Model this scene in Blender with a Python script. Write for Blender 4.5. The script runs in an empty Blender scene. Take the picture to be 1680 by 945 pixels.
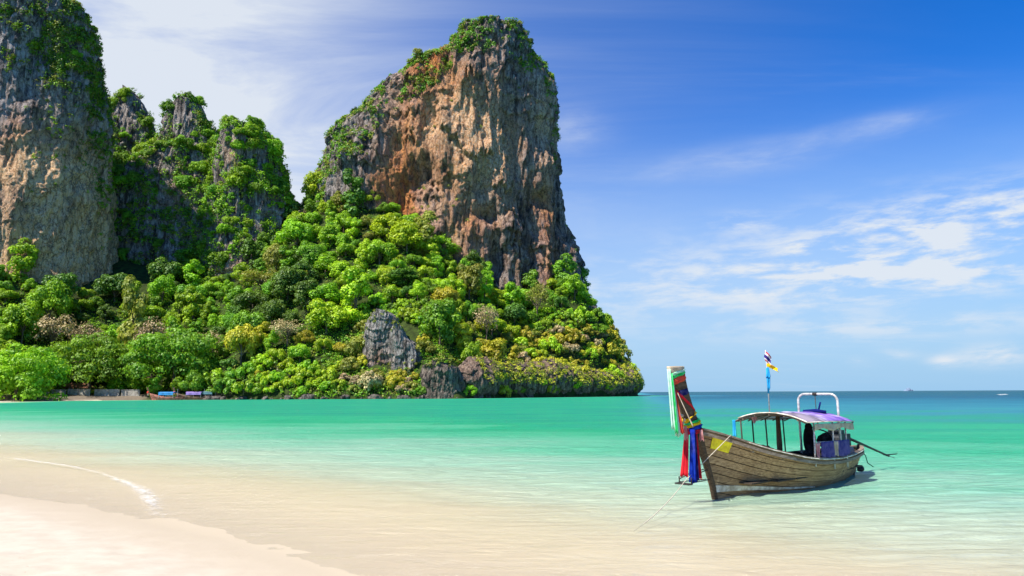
import bpy, math, random
import numpy as np
from mathutils import Vector, Matrix

# ------------------------------------------------------------------ camera, sky, sun, exposure
scene = bpy.context.scene
COL = scene.collection
R_ = math.radians
F_PX, CX, CY, EYE = 1120.0, 840.0, 472.5, 2.4           # 24 mm lens on a 36 mm frame, eye 2.4 m above the sea
PITCH = math.atan((644.2 - CY) / F_PX)
ROLL = R_(0.28)
fw = np.array([0, math.cos(PITCH), math.sin(PITCH)])
_rt = np.array([1.0, 0, 0]); _up = np.cross(_rt, fw)
rt = _rt * math.cos(-ROLL) + _up * math.sin(-ROLL)
up = -_rt * math.sin(-ROLL) + _up * math.cos(-ROLL)
EYEP = np.array([0, 0, EYE])

cam_data = bpy.data.cameras.new('camera')
cam_data.lens = 24.0; cam_data.sensor_width = 36.0
cam_data.clip_start = 0.1; cam_data.clip_end = 90000.0
cam = bpy.data.objects.new('camera', cam_data); COL.objects.link(cam)
cam.matrix_world = Matrix(((rt[0], up[0], -fw[0], 0), (rt[1], up[1], -fw[1], 0), (rt[2], up[2], -fw[2], EYE), (0, 0, 0, 1)))
scene.camera = cam

SUN_EL, SUN_AZ = R_(55.0), R_(232.0)                    # azimuth clockwise from +Y: behind the camera's left shoulder
to_sun = Vector((math.sin(SUN_AZ) * math.cos(SUN_EL), math.cos(SUN_AZ) * math.cos(SUN_EL), math.sin(SUN_EL)))
sun_data = bpy.data.lights.new('sun', 'SUN')
sun_data.energy = 5.0; sun_data.angle = R_(0.53); sun_data.color = (1.0, 0.94, 0.83)
sun = bpy.data.objects.new('sun', sun_data); COL.objects.link(sun)
sun.rotation_euler = (-to_sun).to_track_quat('-Z', 'Y').to_euler()
sun.location = (-60, -40, 120)

scene.view_settings.view_transform = 'Standard'
scene.view_settings.look = 'None'
scene.view_settings.gamma = 1.0
scene.view_settings.use_curve_mapping = False
scene.view_settings.exposure = 0.78
scene.cycles.use_denoising = True
scene.cycles.transparent_max_bounces = 16
scene.cycles.max_bounces = 6
scene.cycles.diffuse_bounces = 3
scene.cycles.glossy_bounces = 3


class NT:
    """small helper that builds node trees"""
    def __init__(self, tree):
        self.t = tree; self.n = tree.nodes; self.l = tree.links

    def new(self, kind, **kw):
        nd = self.n.new(kind)
        for k, v in kw.items():
            setattr(nd, k, v)
        return nd

    def put(self, sock, v):
        if isinstance(v, bpy.types.NodeSocket):
            self.l.new(v, sock)
        elif v is not None:
            if isinstance(v, (tuple, list)) and len(v) == 3 and sock.type == 'RGBA':
                v = (*v, 1.0)
            sock.default_value = v

    def m(self, op, a, b=None, c=None, clamp=False):
        nd = self.new('ShaderNodeMath', operation=op, use_clamp=clamp)
        for i, v in enumerate((a, b, c)):
            if v is not None:
                self.put(nd.inputs[i], v)
        return nd.outputs[0]

    def vm(self, op, a, b=None, out=0):
        nd = self.new('ShaderNodeVectorMath', operation=op)
        self.put(nd.inputs[0], a)
        if b is not None:
            self.put(nd.inputs[1], b)
        return nd.outputs[out]

    def mix(self, f, a, b, blend='MIX'):
        nd = self.new('ShaderNodeMix', data_type='RGBA', blend_type=blend)
        nd.clamp_factor = True
        self.put(nd.inputs[0], f); self.put(nd.inputs[6], a); self.put(nd.inputs[7], b)
        return nd.outputs[2]

    def ramp(self, f, stops, interp='LINEAR'):
        nd = self.new('ShaderNodeValToRGB')
        cr = nd.color_ramp; cr.interpolation = interp
        while len(cr.elements) > 1:
            cr.elements.remove(cr.elements[-1])
        for i, (p, c) in enumerate(stops):
            e = cr.elements[0] if i == 0 else cr.elements.new(p)
            e.position = p
            c = (c, c, c) if isinstance(c, (int, float)) else c
            e.color = (*c, 1.0)
        self.put(nd.inputs[0], f)
        return nd.outputs[0]

    def smooth(self, v, lo, hi, a=0.0, b=1.0):
        nd = self.new('ShaderNodeMapRange', interpolation_type='SMOOTHSTEP')
        for i, q in enumerate((v, lo, hi, a, b)):
            self.put(nd.inputs[i], q)
        return nd.outputs[0]

    def noise(self, vec, scale=1.0, detail=4.0, rough=0.55, dist=0.0, out=0):
        nd = self.new('ShaderNodeTexNoise')
        self.put(nd.inputs['Vector'], vec)
        nd.inputs['Scale'].default_value = scale
        nd.inputs['Detail'].default_value = detail
        nd.inputs['Roughness'].default_value = rough
        nd.inputs['Distortion'].default_value = dist
        return nd.outputs[out]

    def scale(self, vec, s):
        return self.vm('MULTIPLY', vec, s)

    def attr(self, name, out='Fac'):
        nd = self.new('ShaderNodeAttribute'); nd.attribute_name = name
        return nd.outputs[out]

    def bump(self, height, strength=0.5, dist=0.1, normal=None):
        nd = self.new('ShaderNodeBump')
        nd.inputs['Strength'].default_value = strength
        nd.inputs['Distance'].default_value = dist
        self.put(nd.inputs['Height'], height)
        if normal is not None:
            self.put(nd.inputs['Normal'], normal)
        return nd.outputs[0]


def build_world():
    w = bpy.data.worlds.new('World'); scene.world = w; w.use_nodes = True
    k = NT(w.node_tree)
    for nd in list(k.n):
        k.n.remove(nd)
    sky = k.new('ShaderNodeTexSky', sky_type='NISHITA')
    sky.sun_disc = False
    sky.sun_elevation = SUN_EL; sky.sun_rotation = SUN_AZ
    sky.altitude = 0; sky.air_density = 1.0; sky.dust_density = 0.25; sky.ozone_density = 3.0
    hs = k.new('ShaderNodeHueSaturation')
    hs.inputs['Hue'].default_value = 0.505
    hs.inputs['Saturation'].default_value = 1.5
    hs.inputs['Value'].default_value = 1.15
    k.l.new(sky.outputs[0], hs.inputs['Color'])
    base0 = k.mix(1.0, hs.outputs[0], (1.08, 1.20, 1.54), 'MULTIPLY')
    d = k.new('ShaderNodeTexCoord').outputs['Generated']
    sep = k.new('ShaderNodeSeparateXYZ'); k.put(sep.inputs[0], d)
    x, y, z = sep.outputs
    # clouds lie on a flat layer: project the direction on it
    zz = k.m('ADD', k.m('MAXIMUM', z, 0.0), 0.10)
    px = k.m('DIVIDE', x, zz); py = k.m('DIVIDE', y, zz)
    cmb = k.new('ShaderNodeCombineXYZ'); k.put(cmb.inputs[0], px); k.put(cmb.inputs[1], py)
    pl = cmb.outputs[0]
    base = k.mix(k.smooth(z, 0.40, -0.02, 0.0, 0.96), base0, (2.35, 5.0, 7.9))     # blue sea haze toward the horizon, all round
    az = k.m('ARCTAN2', x, y); el = k.m('ARCSINE', z)

    def blob(pxx, pyy, wa, we, rot=0.0):
        v = fw + rt * ((pxx - CX) / F_PX) - up * ((pyy - CY) / F_PX)
        v = v / np.linalg.norm(v)
        a0, e0 = math.atan2(v[0], v[1]), math.asin(v[2])
        da = k.m('SUBTRACT', az, a0); de = k.m('SUBTRACT', el, e0)
        c, s = math.cos(rot), math.sin(rot)
        u = k.m('DIVIDE', k.m('ADD', k.m('MULTIPLY', da, c), k.m('MULTIPLY', de, s)), wa)
        t = k.m('DIVIDE', k.m('SUBTRACT', k.m('MULTIPLY', de, c), k.m('MULTIPLY', da, s)), we)
        r2 = k.m('ADD', k.m('MULTIPLY', u, u), k.m('MULTIPLY', t, t))
        return k.m('POWER', 2.718, k.m('MULTIPLY', r2, -1.0))

    n_big = k.noise(pl, 0.55, 5, 0.55, 0.6)
    st = k.scale(pl, (0.62, 1.5, 1.0))
    n_str = k.noise(st, 1.1, 10, 0.62, 0.9)
    cmb2 = k.new('ShaderNodeCombineXYZ')
    k.put(cmb2.inputs[0], k.m('MULTIPLY', az, 7.0)); k.put(cmb2.inputs[1], k.m('MULTIPLY', el, 26.0))
    n_puff = k.noise(cmb2.outputs[0], 1.4, 10, 0.62, 0.2)
    # thin veil upper left + streaks and puffs toward the right horizon
    veil = k.m('ADD', k.m('MULTIPLY', blob(300, 120, 0.30, 0.26, -0.35), 1.0), k.m('ADD', k.m('MULTIPLY', blob(60, 330, 0.4, 0.22), 0.75), k.m('MULTIPLY', blob(760, 100, 0.5, 0.42), 0.17)))
    veil = k.m('MULTIPLY', veil, k.smooth(n_str, 0.25, 0.75, 0.45, 1.15))
    def add(*a):
        r = a[0]
        for q in a[1:]:
            r = k.m('ADD', r, q)
        return r
    low = add(blob(1480, 395, 0.17, 0.045, 0.05), k.m('MULTIPLY', blob(1640, 345, 0.14, 0.03), 0.9),
              k.m('MULTIPLY', blob(1180, 470, 0.26, 0.055), 0.75), k.m('MULTIPLY', blob(1420, 460, 0.12, 0.03), 0.55),
              k.m('MULTIPLY', blob(1215, 365, 0.035, 0.012), 0.8), k.m('MULTIPLY', blob(1640, 440, 0.1, 0.03), 0.7),
              k.m('MULTIPLY', blob(1310, 408, 0.02, 0.01), 0.7))
    puff = k.m('MULTIPLY', low, k.smooth(n_puff, 0.40, 0.66))
    strk = k.m('MULTIPLY', add(blob(1230, 258, 0.17, 0.02, 0.06), blob(940, 215, 0.05, 0.03), k.m('MULTIPLY', blob(1440, 205, 0.06, 0.012, 0.05), 0.7)), k.smooth(n_puff, 0.3, 0.8, 0.1, 0.36))
    horiz = k.m('MULTIPLY', add(blob(1630, 583, 0.035, 0.012), k.m('MULTIPLY', blob(1548, 592, 0.016, 0.007), 0.9),
                                k.m('MULTIPLY', blob(1415, 594, 0.014, 0.006), 0.7), k.m('MULTIPLY', blob(1500, 535, 0.2, 0.014), 0.55),
                                k.m('MULTIPLY', blob(1475, 580, 0.02, 0.008), 0.5)), k.smooth(n_puff, 0.38, 0.6, 0.1, 0.8))
    wisp = k.m('MULTIPLY', k.smooth(n_str, 0.5, 0.85, 0.0, 0.30), k.smooth(n_big, 0.4, 0.7))
    low_haze = k.m('MULTIPLY', blob(1200, 470, 0.7, 0.16), 0.30)
    cov = k.m('MINIMUM', add(k.m('MULTIPLY', veil, 0.95), k.m('MULTIPLY', puff, 0.72), strk, horiz, wisp, low_haze), 0.93)
    col = k.mix(cov, base, (7.2, 7.7, 8.3))
    bg = k.new('ShaderNodeBackground'); bg.inputs['Strength'].default_value = 0.063
    k.l.new(col, bg.inputs['Color'])
    out = k.new('ShaderNodeOutputWorld'); k.l.new(bg.outputs[0], out.inputs[0])


build_world()

# ------------------------------------------------------------------ helpers
def ray(x, y):
    return fw + rt * ((x - CX) / F_PX) - up * ((y - CY) / F_PX)

def at_z(x, y, z=0.0):
    d = ray(x, y); return EYEP + d * ((z - EYE) / d[2])

def at_y(x, y, Y):
    d = ray(x, y); return EYEP + d * (Y / d[1])

def proj(p):
    v = np.asarray(p, float) - EYEP
    zz = v @ fw
    return CX + F_PX * (v @ rt) / zz, CY - F_PX * (v @ up) / zz

def _h(ix, iy, iz, seed):
    h = (ix.astype(np.uint32) * np.uint32(374761393) + iy.astype(np.uint32) * np.uint32(668265263)
         + iz.astype(np.uint32) * np.uint32(2246822519) + np.uint32((seed * 3266489917) & 0xffffffff))
    h = (h ^ (h >> np.uint32(15))) * np.uint32(2654435761)
    h = (h ^ (h >> np.uint32(13))) * np.uint32(1274126177)
    h = h ^ (h >> np.uint32(16))
    return h.astype(np.float64) / 2147483647.5 - 1.0

def vnoise(x, y, z, seed=0):
    x = np.asarray(x, float); y = np.broadcast_to(np.asarray(y, float), x.shape); z = np.broadcast_to(np.asarray(z, float), x.shape)
    fx, fy, fz = np.floor(x), np.floor(y), np.floor(z)
    ix, iy, iz = fx.astype(np.int64), fy.astype(np.int64), fz.astype(np.int64)
    tx, ty, tz = x - fx, y - fy, z - fz
    tx = tx * tx * tx * (tx * (tx * 6 - 15) + 10); ty = ty * ty * ty * (ty * (ty * 6 - 15) + 10); tz = tz * tz * (3 - 2 * tz)
    r = 0
    for a in (0, 1):
        wx = tx if a else 1 - tx
        for b in (0, 1):
            wy = ty if b else 1 - ty
            for c in (0, 1):
                wz = tz if c else 1 - tz
                r = r + wx * wy * wz * _h(ix + a, iy + b, iz + c, seed)
    return r

def fbm(x, y, z, octv=4, seed=0, gain=0.5):
    r = 0; a = 1.0; f = 1.0; n = 0
    for i in range(octv):
        r = r + a * vnoise(np.asarray(x) * f + 17.3 * i, np.asarray(y) * f - 9.1 * i, np.asarray(z) * f + 5.7 * i, seed + i)
        n += a; a *= gain; f *= 2.03
    return r / n

def sstep(v, a, b):
    t = np.clip((v - a) / (b - a), 0, 1); return t * t * (3 - 2 * t)

def lerp_tab(v, tab):
    t = np.array(tab, float); return np.interp(v, t[:, 0], t[:, 1])

def fast_mesh(name, verts, quads=None, tris=None, smooth=True, attrs=None):
    verts = np.asarray(verts, np.float32).reshape(-1, 3)
    me = bpy.data.meshes.new(name)
    me.vertices.add(len(verts)); me.vertices.foreach_set('co', verts.ravel())
    parts = []; tot = []
    for arr, n in ((quads, 4), (tris, 3)):
        if arr is not None and len(arr):
            arr = np.asarray(arr, np.int32).reshape(-1, n)
            parts.append(arr.ravel()); tot.append(np.full(len(arr), n, np.int32))
    loops = np.concatenate(parts); tot = np.concatenate(tot)
    start = np.concatenate(([0], np.cumsum(tot)[:-1])).astype(np.int32)
    me.loops.add(len(loops)); me.loops.foreach_set('vertex_index', loops)
    me.polygons.add(len(tot)); me.polygons.foreach_set('loop_start', start); me.polygons.foreach_set('loop_total', tot)
    me.polygons.foreach_set('use_smooth', np.full(len(tot), smooth))
    if attrs:
        for k, v in attrs.items():
            a = me.attributes.new(k, 'FLOAT', 'POINT'); a.data.foreach_set('value', np.asarray(v, np.float32).ravel())
    me.update(calc_edges=True)
    me.validate()
    return me

def link(name, data, parent=None, mat=None, **props):
    o = bpy.data.objects.new(name, data); COL.objects.link(o)
    if parent is not None:
        o.parent = parent
    if mat is not None and data is not None and not data.materials:
        data.materials.append(mat)
    for k, v in props.items():
        if v is not None:
            o[k] = v
    return o

def empty(name, loc=(0, 0, 0), rotz=0.0, **props):
    o = bpy.data.objects.new(name, None); COL.objects.link(o)
    o.location = loc; o.rotation_euler = (0, 0, rotz); o.empty_display_size = 0.2
    for k, v in props.items():
        if v is not None:
            o[k] = v
    return o

def grid_quads(nu, nv, wrap_u=False):
    """vertex index = j*nu+i, i along u, j along v"""
    i = np.arange(nu if wrap_u else nu - 1); j = np.arange(nv - 1)
    I, J = np.meshgrid(i, j); I2 = (I + 1) % nu
    return np.stack([J * nu + I, J * nu + I2, (J + 1) * nu + I2, (J + 1) * nu + I], -1).reshape(-1, 4)

class MB:
    """collects simple shapes into one mesh"""
    def __init__(self):
        self.v = []; self.q = []; self.t = []; self.n = 0

    def add(self, verts, quads=(), tris=()):
        verts = np.asarray(verts, float).reshape(-1, 3)
        self.v.append(verts)
        if len(quads): self.q.append(np.asarray(quads, int).reshape(-1, 4) + self.n)
        if len(tris): self.t.append(np.asarray(tris, int).reshape(-1, 3) + self.n)
        self.n += len(verts); return self

    def box(self, c, s, rot=None, bev=0.0):
        sx, sy, sz = (q / 2 for q in s)
        v = np.array([[x, y, z] for x in (-sx, sx) for y in (-sy, sy) for z in (-sz, sz)])
        if rot is not None: v = v @ np.array(rot).T
        q = [(0, 1, 3, 2), (4, 6, 7, 5), (0, 4, 5, 1), (2, 3, 7, 6), (0, 2, 6, 4), (1, 5, 7, 3)]
        return self.add(v + np.array(c), q)

    def tube(self, pts, rad, sides=8, cap=True):
        pts = np.asarray(pts, float); n = len(pts)
        rad = np.broadcast_to(np.asarray(rad, float), (n,))
        tan = np.gradient(pts, axis=0); tan /= np.linalg.norm(tan, axis=1)[:, None] + 1e-9
        ref = np.array([0, 0, 1.0]) if abs(tan[0][2]) < 0.9 else np.array([1.0, 0, 0])
        a = np.cross(tan[0], ref); a /= np.linalg.norm(a)
        vs = []
        ang = np.arange(sides) * 2 * math.pi / sides
        for i in range(n):
            a = a - tan[i] * (a @ tan[i]); a /= np.linalg.norm(a) + 1e-9
            b = np.cross(tan[i], a)
            vs.append(pts[i] + rad[i] * (np.cos(ang)[:, None] * a + np.sin(ang)[:, None] * b))
        v = np.concatenate(vs); q = grid_quads(sides, n, True); t = []
        if cap:
            v = np.concatenate([v, pts[:1], pts[-1:]])
            c0, c1 = n * sides, n * sides + 1
            for i in range(sides):
                t.append((c0, (i + 1) % sides, i)); t.append((c1, (n - 1) * sides + i, (n - 1) * sides + (i + 1) % sides))
        return self.add(v, q, t)

    def sheet(self, P, thick=None):
        """P[nv,nu,3] grid; with thickness becomes a closed slab"""
        P = np.asarray(P, float); nv, nu = P.shape[:2]
        q = grid_quads(nu, nv)
        if not thick:
            return self.add(P.reshape(-1, 3), q)
        du = np.gradient(P, axis=1); dv = np.gradient(P, axis=0)
        nr = np.cross(du, dv); nr /= np.linalg.norm(nr, axis=2)[..., None] + 1e-9
        A = P + nr * thick / 2; B = P - nr * thick / 2; o = nu * nv
        qs = [q, q[:, ::-1] + o]
        e = []
        for i in range(nu - 1):
            e.append((i + 1, i, i + o, i + 1 + o)); k = (nv - 1) * nu
            e.append((k + i, k + i + 1, k + i + 1 + o, k + i + o))
        for j in range(nv - 1):
            e.append((j * nu, (j + 1) * nu, (j + 1) * nu + o, j * nu + o))
            e.append(((j + 1) * nu + nu - 1, j * nu + nu - 1, j * nu + nu - 1 + o, (j + 1) * nu + nu - 1 + o))
        qs.append(np.array(e))
        return self.add(np.concatenate([A.reshape(-1, 3), B.reshape(-1, 3)]), np.concatenate(qs))

    def blob(self, c, r, seed=0, rough=0.15, nu=14, nv=9):
        th = np.linspace(0, 2 * math.pi, nu, endpoint=False); ph = np.linspace(0.0, math.pi, nv)
        T, Pp = np.meshgrid(th, ph)
        d = np.stack([np.sin(Pp) * np.cos(T), np.sin(Pp) * np.sin(T), np.cos(Pp)], -1)
        k = 1 + rough * fbm(d[..., 0] * 1.7 + seed, d[..., 1] * 1.7, d[..., 2] * 1.7, 3, seed)
        return self.add((d * np.array(r) * k[..., None] + np.array(c)).reshape(-1, 3), grid_quads(nu, nv, True))

    def mesh(self, name, smooth=False, attrs=None):
        return fast_mesh(name, np.concatenate(self.v), np.concatenate(self.q) if self.q else None,
                         np.concatenate(self.t) if self.t else None, smooth, attrs)

    def build(self, name, mat, parent=None, smooth=False, **props):
        return link(name, self.mesh(name, smooth), parent, mat, **props)


# ------------------------------------------------------------------ materials
def new_mat(name):
    m = bpy.data.materials.new(name); m.use_nodes = True
    k = NT(m.node_tree)
    for nd in list(k.n):
        k.n.remove(nd)
    out = k.new('ShaderNodeOutputMaterial')
    return m, k, out

def principled(k, out, col, rough=0.6, normal=None, spec=0.5, metal=0.0, **kw):
    b = k.new('ShaderNodeBsdfPrincipled')
    k.put(b.inputs['Base Color'], col); k.put(b.inputs['Roughness'], rough)
    b.inputs['Specular IOR Level'].default_value = spec; k.put(b.inputs['Metallic'], metal)
    if normal is not None: k.put(b.inputs['Normal'], normal)
    for kk, v in kw.items(): k.put(b.inputs[kk], v)
    k.l.new(b.outputs[0], out.inputs[0])
    return b

def pos(k):
    return k.new('ShaderNodeNewGeometry').outputs['Position']

def objco(k):
    return k.new('ShaderNodeTexCoord').outputs['Object']

def mat_simple(name, col, rough=0.6, var=0.25, scale=6.0, bump=0.0, metal=0.0, stretch=(1, 1, 1), spec=0.4, dark=None):
    m, k, out = new_mat(name)
    p = k.scale(objco(k), stretch)
    n = k.noise(p, scale, 5, 0.6)
    dk = dark or tuple(c * (1 - var * 1.3) for c in col)
    lt = tuple(min(1, c * (1 + var * 0.6)) for c in col)
    c = k.mix(k.smooth(n, 0.3, 0.7), dk, lt)
    nb = k.bump(k.noise(p, scale * 4, 4, 0.6), bump, 0.02) if bump else None
    principled(k, out, c, rough, nb, spec, metal)
    return m

def mat_wood(name, light, dark, stain, seam=0.0):
    """weathered planks: grain along local x, stains, algae near the water"""
    m, k, out = new_mat(name)
    p = objco(k)
    grain = k.noise(k.scale(p, (0.9, 14, 14)), 2.2, 8, 0.68, 0.4)
    blot = k.noise(k.scale(p, (0.8, 1.4, 1.6)), 1.6, 7, 0.62, 0.5)
    fine = k.noise(k.scale(p, (1, 1, 1)), 26, 5, 0.7)
    c = k.mix(k.smooth(grain, 0.30, 0.72), dark, light)
    c = k.mix(k.smooth(blot, 0.46, 0.70, 0, 0.8), c, stain)
    c = k.mix(k.smooth(k.noise(k.scale(p, (2.2, 1, 0.7)), 2.3, 7, 0.7), 0.56, 0.72, 0, 0.55), c, tuple(min(1, q * 1.5 + 0.04) for q in light))
    c = k.mix(k.smooth(fine, 0.58, 0.8, 0, 0.35), c, tuple(q * 0.35 for q in dark))
    ob = k.new('ShaderNodeObjectInfo')
    c = k.mix(k.smooth(ob.outputs['Random'], 0, 1, 0, 0.38), c, tuple(q * 0.7 for q in dark))
    b = k.bump(k.m('ADD', k.m('MULTIPLY', grain, 0.7), k.m('MULTIPLY', fine, 0.5)), 0.6, 0.012)
    principled(k, out, c, 0.78, b, 0.25)
    return m

def mat_rock(name, grey_lo=(0.050, 0.044, 0.041), grey_hi=(0.43, 0.395, 0.36), warm=(0.55, 0.24, 0.075), cream=(0.74, 0.55, 0.36), scl=1.0, stain_gain=1.0):
    m, k, out = new_mat(name)
    p = pos(k)
    st = k.noise(k.scale(p, (0.42 * scl, 0.42 * scl, 0.075 * scl)), 1.0, 10, 0.66, 0.7)
    st2 = k.noise(k.scale(p, (0.13 * scl, 0.13 * scl, 0.022 * scl)), 1.0, 8, 0.66, 0.8)
    bl = k.noise(k.scale(p, (0.16 * scl, 0.16 * scl, 0.09 * scl)), 1.0, 8, 0.68, 0.3)
    fine = k.noise(k.scale(p, (1.3 * scl, 1.3 * scl, 0.7 * scl)), 1.0, 8, 0.74)
    vor = k.new('ShaderNodeTexVoronoi', feature='DISTANCE_TO_EDGE'); k.put(vor.inputs['Vector'], k.vm('ADD', k.scale(p, (0.30 * scl, 0.30 * scl, 0.13 * scl)), k.scale(k.noise(p, 0.35 * scl, 4, 0.6, 0, 1), (1.6, 1.6, 1.6)))); vor.inputs['Scale'].default_value = 1.0
    crack = k.smooth(vor.outputs['Distance'], 0.0, 0.10)
    c = k.mix(k.smooth(st, 0.33, 0.66), grey_lo, grey_hi)
    c = k.mix(k.smooth(bl, 0.48, 0.72, 0, 0.5), c, (0.29, 0.235, 0.185))
    sa = k.attr('stain'); pa = k.attr('pale')
    wmask = k.m('MULTIPLY', sa, k.smooth(k.m('ADD', k.m('MULTIPLY', bl, 0.6), k.m('MULTIPLY', st, 0.45)), 0.34, 0.54), clamp=True)
    wcol = k.mix(k.smooth(bl, 0.4, 0.66), (0.42, 0.13, 0.035), warm)
    c = k.mix(k.m('MULTIPLY', wmask, stain_gain, clamp=True), c, wcol)
    pmask = k.m('MULTIPLY', pa, k.smooth(k.m('ADD', k.m('MULTIPLY', fine, 0.5), k.m('MULTIPLY', bl, 0.5)), 0.34, 0.50), clamp=True)
    c = k.mix(pmask, c, k.mix(k.smooth(fine, 0.35, 0.65), warm, cream))
    # black algae streaks running down the face
    c = k.mix(k.m('MULTIPLY', k.smooth(st2, 0.50, 0.62, 0, 0.92), k.m('MULTIPLY', k.smooth(st, 0.66, 0.40), k.m('SUBTRACT', 1.0, k.m('MULTIPLY', pa, 0.6, clamp=True)))), c, (0.020, 0.019, 0.020))
    c = k.mix(k.smooth(crack, 0.7, 0.0, 0, 0.55), c, (0.030, 0.027, 0.026))
    c = k.mix(k.smooth(fine, 0.56, 0.78, 0, 0.45), c, (0.035, 0.033, 0.032))
    h = k.m('ADD', k.m('ADD', k.m('MULTIPLY', fine, 1.1), k.m('MULTIPLY', st, 1.1)), k.m('MULTIPLY', crack, 0.35))
    principled(k, out, c, 0.9, k.bump(h, 0.9, 1.3 / scl), 0.15)
    return m

def mat_leaf(name, lo, hi, trans=0.48, alt=None):
    m, k, out = new_mat(name)
    t = k.attr('tint')
    ob = k.new('ShaderNodeObjectInfo').outputs['Random']
    p = pos(k)
    n = k.noise(k.scale(p, (0.22, 0.22, 0.22)), 1.0, 3, 0.6)
    c = k.mix(t, lo, hi)
    c = k.mix(k.smooth(n, 0.45, 0.72, 0, 0.55), c, alt or tuple(q * 0.55 for q in lo))
    hsv = k.new('ShaderNodeHueSaturation')
    k.put(hsv.inputs['Hue'], k.smooth(ob, 0, 1, 0.485, 0.512)); k.put(hsv.inputs['Value'], k.smooth(ob, 0, 1, 1.3, 1.75))
    hsv.inputs['Saturation'].default_value = 1.0
    k.put(hsv.inputs['Color'], c)
    c = hsv.outputs[0]
    df = k.new('ShaderNodeBsdfDiffuse'); k.put(df.inputs[0], c)
    tr = k.new('ShaderNodeBsdfTranslucent'); k.put(tr.inputs[0], k.mix(0.5, c, (0.16, 0.24, 0.012)))
    gl = k.new('ShaderNodeBsdfGlossy'); gl.inputs['Roughness'].default_value = 0.5; k.put(gl.inputs[0], (0.8, 0.85, 0.8))
    mx = k.new('ShaderNodeMixShader'); mx.inputs[0].default_value = trans
    k.l.new(df.outputs[0], mx.inputs[1]); k.l.new(tr.outputs[0], mx.inputs[2])
    m2 = k.new('ShaderNodeMixShader'); m2.inputs[0].default_value = 0.03
    k.l.new(mx.outputs[0], m2.inputs[1]); k.l.new(gl.outputs[0], m2.inputs[2])
    k.l.new(m2.outputs[0], out.inputs[0])
    return m

M = {}
M['leaf_bright'] = mat_leaf('leaf_bright', (0.110, 0.240, 0.008), (0.330, 0.540, 0.014))
M['leaf_mid'] = mat_leaf('leaf_mid', (0.062, 0.165, 0.010), (0.205, 0.410, 0.016))
M['leaf_dark'] = mat_leaf('leaf_dark', (0.030, 0.080, 0.010), (0.100, 0.200, 0.016), 0.30)
M['leaf_lime'] = mat_leaf('leaf_lime', (0.190, 0.320, 0.008), (0.460, 0.610, 0.014))
M['leaf_yellow'] = mat_leaf('leaf_yellow', (0.250, 0.260, 0.012), (0.570, 0.520, 0.028), alt=(0.27, 0.17, 0.03))
M['leaf_olive'] = mat_leaf('leaf_olive', (0.115, 0.145, 0.014), (0.330, 0.335, 0.044), alt=(0.15, 0.11, 0.025))
M['leaf_brown'] = mat_leaf('leaf_brown', (0.170, 0.130, 0.065), (0.400, 0.300, 0.150), 0.2, alt=(0.18, 0.17, 0.05))
M['bark'] = mat_simple('bark', (0.16, 0.12, 0.085), 0.9, 0.5, 2.0, 0.5, stretch=(1, 1, 0.2))
M['rock'] = mat_rock('limestone')
M['rock_tan_sunlit'] = mat_rock('sunlit_tan_limestone', grey_lo=(0.060, 0.058, 0.058), grey_hi=(0.44, 0.42, 0.40), warm=(0.66, 0.36, 0.15), cream=(0.88, 0.64, 0.40))  # tan rock; sunlight on the lower wall is painted in as brighter cream
M['rock_sea'] = mat_rock('sea_limestone', (0.040, 0.037, 0.035), (0.26, 0.225, 0.19), scl=1.8)
M['rock_small'] = mat_rock('pale_limestone', (0.09, 0.09, 0.088), (0.36, 0.35, 0.325), warm=(0.42, 0.30, 0.17), scl=1.8)

# ------------------------------------------------------------------ shore, sea bed, water
SHORE = np.array([at_z(560, 945)[:2], at_z(480, 915)[:2], at_z(375, 886)[:2], at_z(270, 861)[:2], at_z(130, 829)[:2], at_z(0, 810)[:2]])
_T = (SHORE[-1] - SHORE[0]) / np.linalg.norm(SHORE[-1] - SHORE[0])      # along the near beach, to the left and away
_N = np.array([_T[1], -_T[0]])                                           # out to sea
_st = (SHORE - SHORE[0]) @ _T; _sn = (SHORE - SHORE[0]) @ _N

HEAD = np.array([(-60, 30), (-120, 95), (-158, 160), (-178, 235), (-196, 268), (-186, 290), (-163, 299), (-120, 297), (-90, 295), (-55, 294),
                 (-22, 292), (-17, 303), (0, 322), (22, 345), (45, 368), (62, 388), (68, 398), (75, 415), (80, 440), (83, 475), (78, 560), (60, 640),
                 (-200, 760), (-600, 700), (-640, 100), (-300, -40)], float)

def sd_head(X, Y):
    """signed distance to the headland's shoreline, positive on land"""
    X = np.asarray(X, float); Y = np.asarray(Y, float)
    d = np.full(X.shape, 1e9); inside = np.zeros(X.shape, bool)
    n = len(HEAD)
    for i in range(n):
        ax, ay = HEAD[i]; bx, by = HEAD[(i + 1) % n]
        ex, ey = bx - ax, by - ay
        t = np.clip(((X - ax) * ex + (Y - ay) * ey) / (ex * ex + ey * ey), 0, 1)
        d = np.minimum(d, np.hypot(X - ax - t * ex, Y - ay - t * ey))
        c = ((ay > Y) != (by > Y)) & (X < (bx - ax) * (Y - ay) / (by - ay + 1e-12) + ax)
        inside ^= c
    return np.where(inside, d, -d)

def shore_s(X, Y):
    t = (X - SHORE[0, 0]) * _T[0] + (Y - SHORE[0, 1]) * _T[1]
    n = (X - SHORE[0, 0]) * _N[0] + (Y - SHORE[0, 1]) * _N[1]
    return n - np.interp(t, _st, _sn) - 0.045 * fbm(t / 1.7, 0 * t, 0 * t + 3, 3, 5) * sstep(t, 30, 10), t

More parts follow.
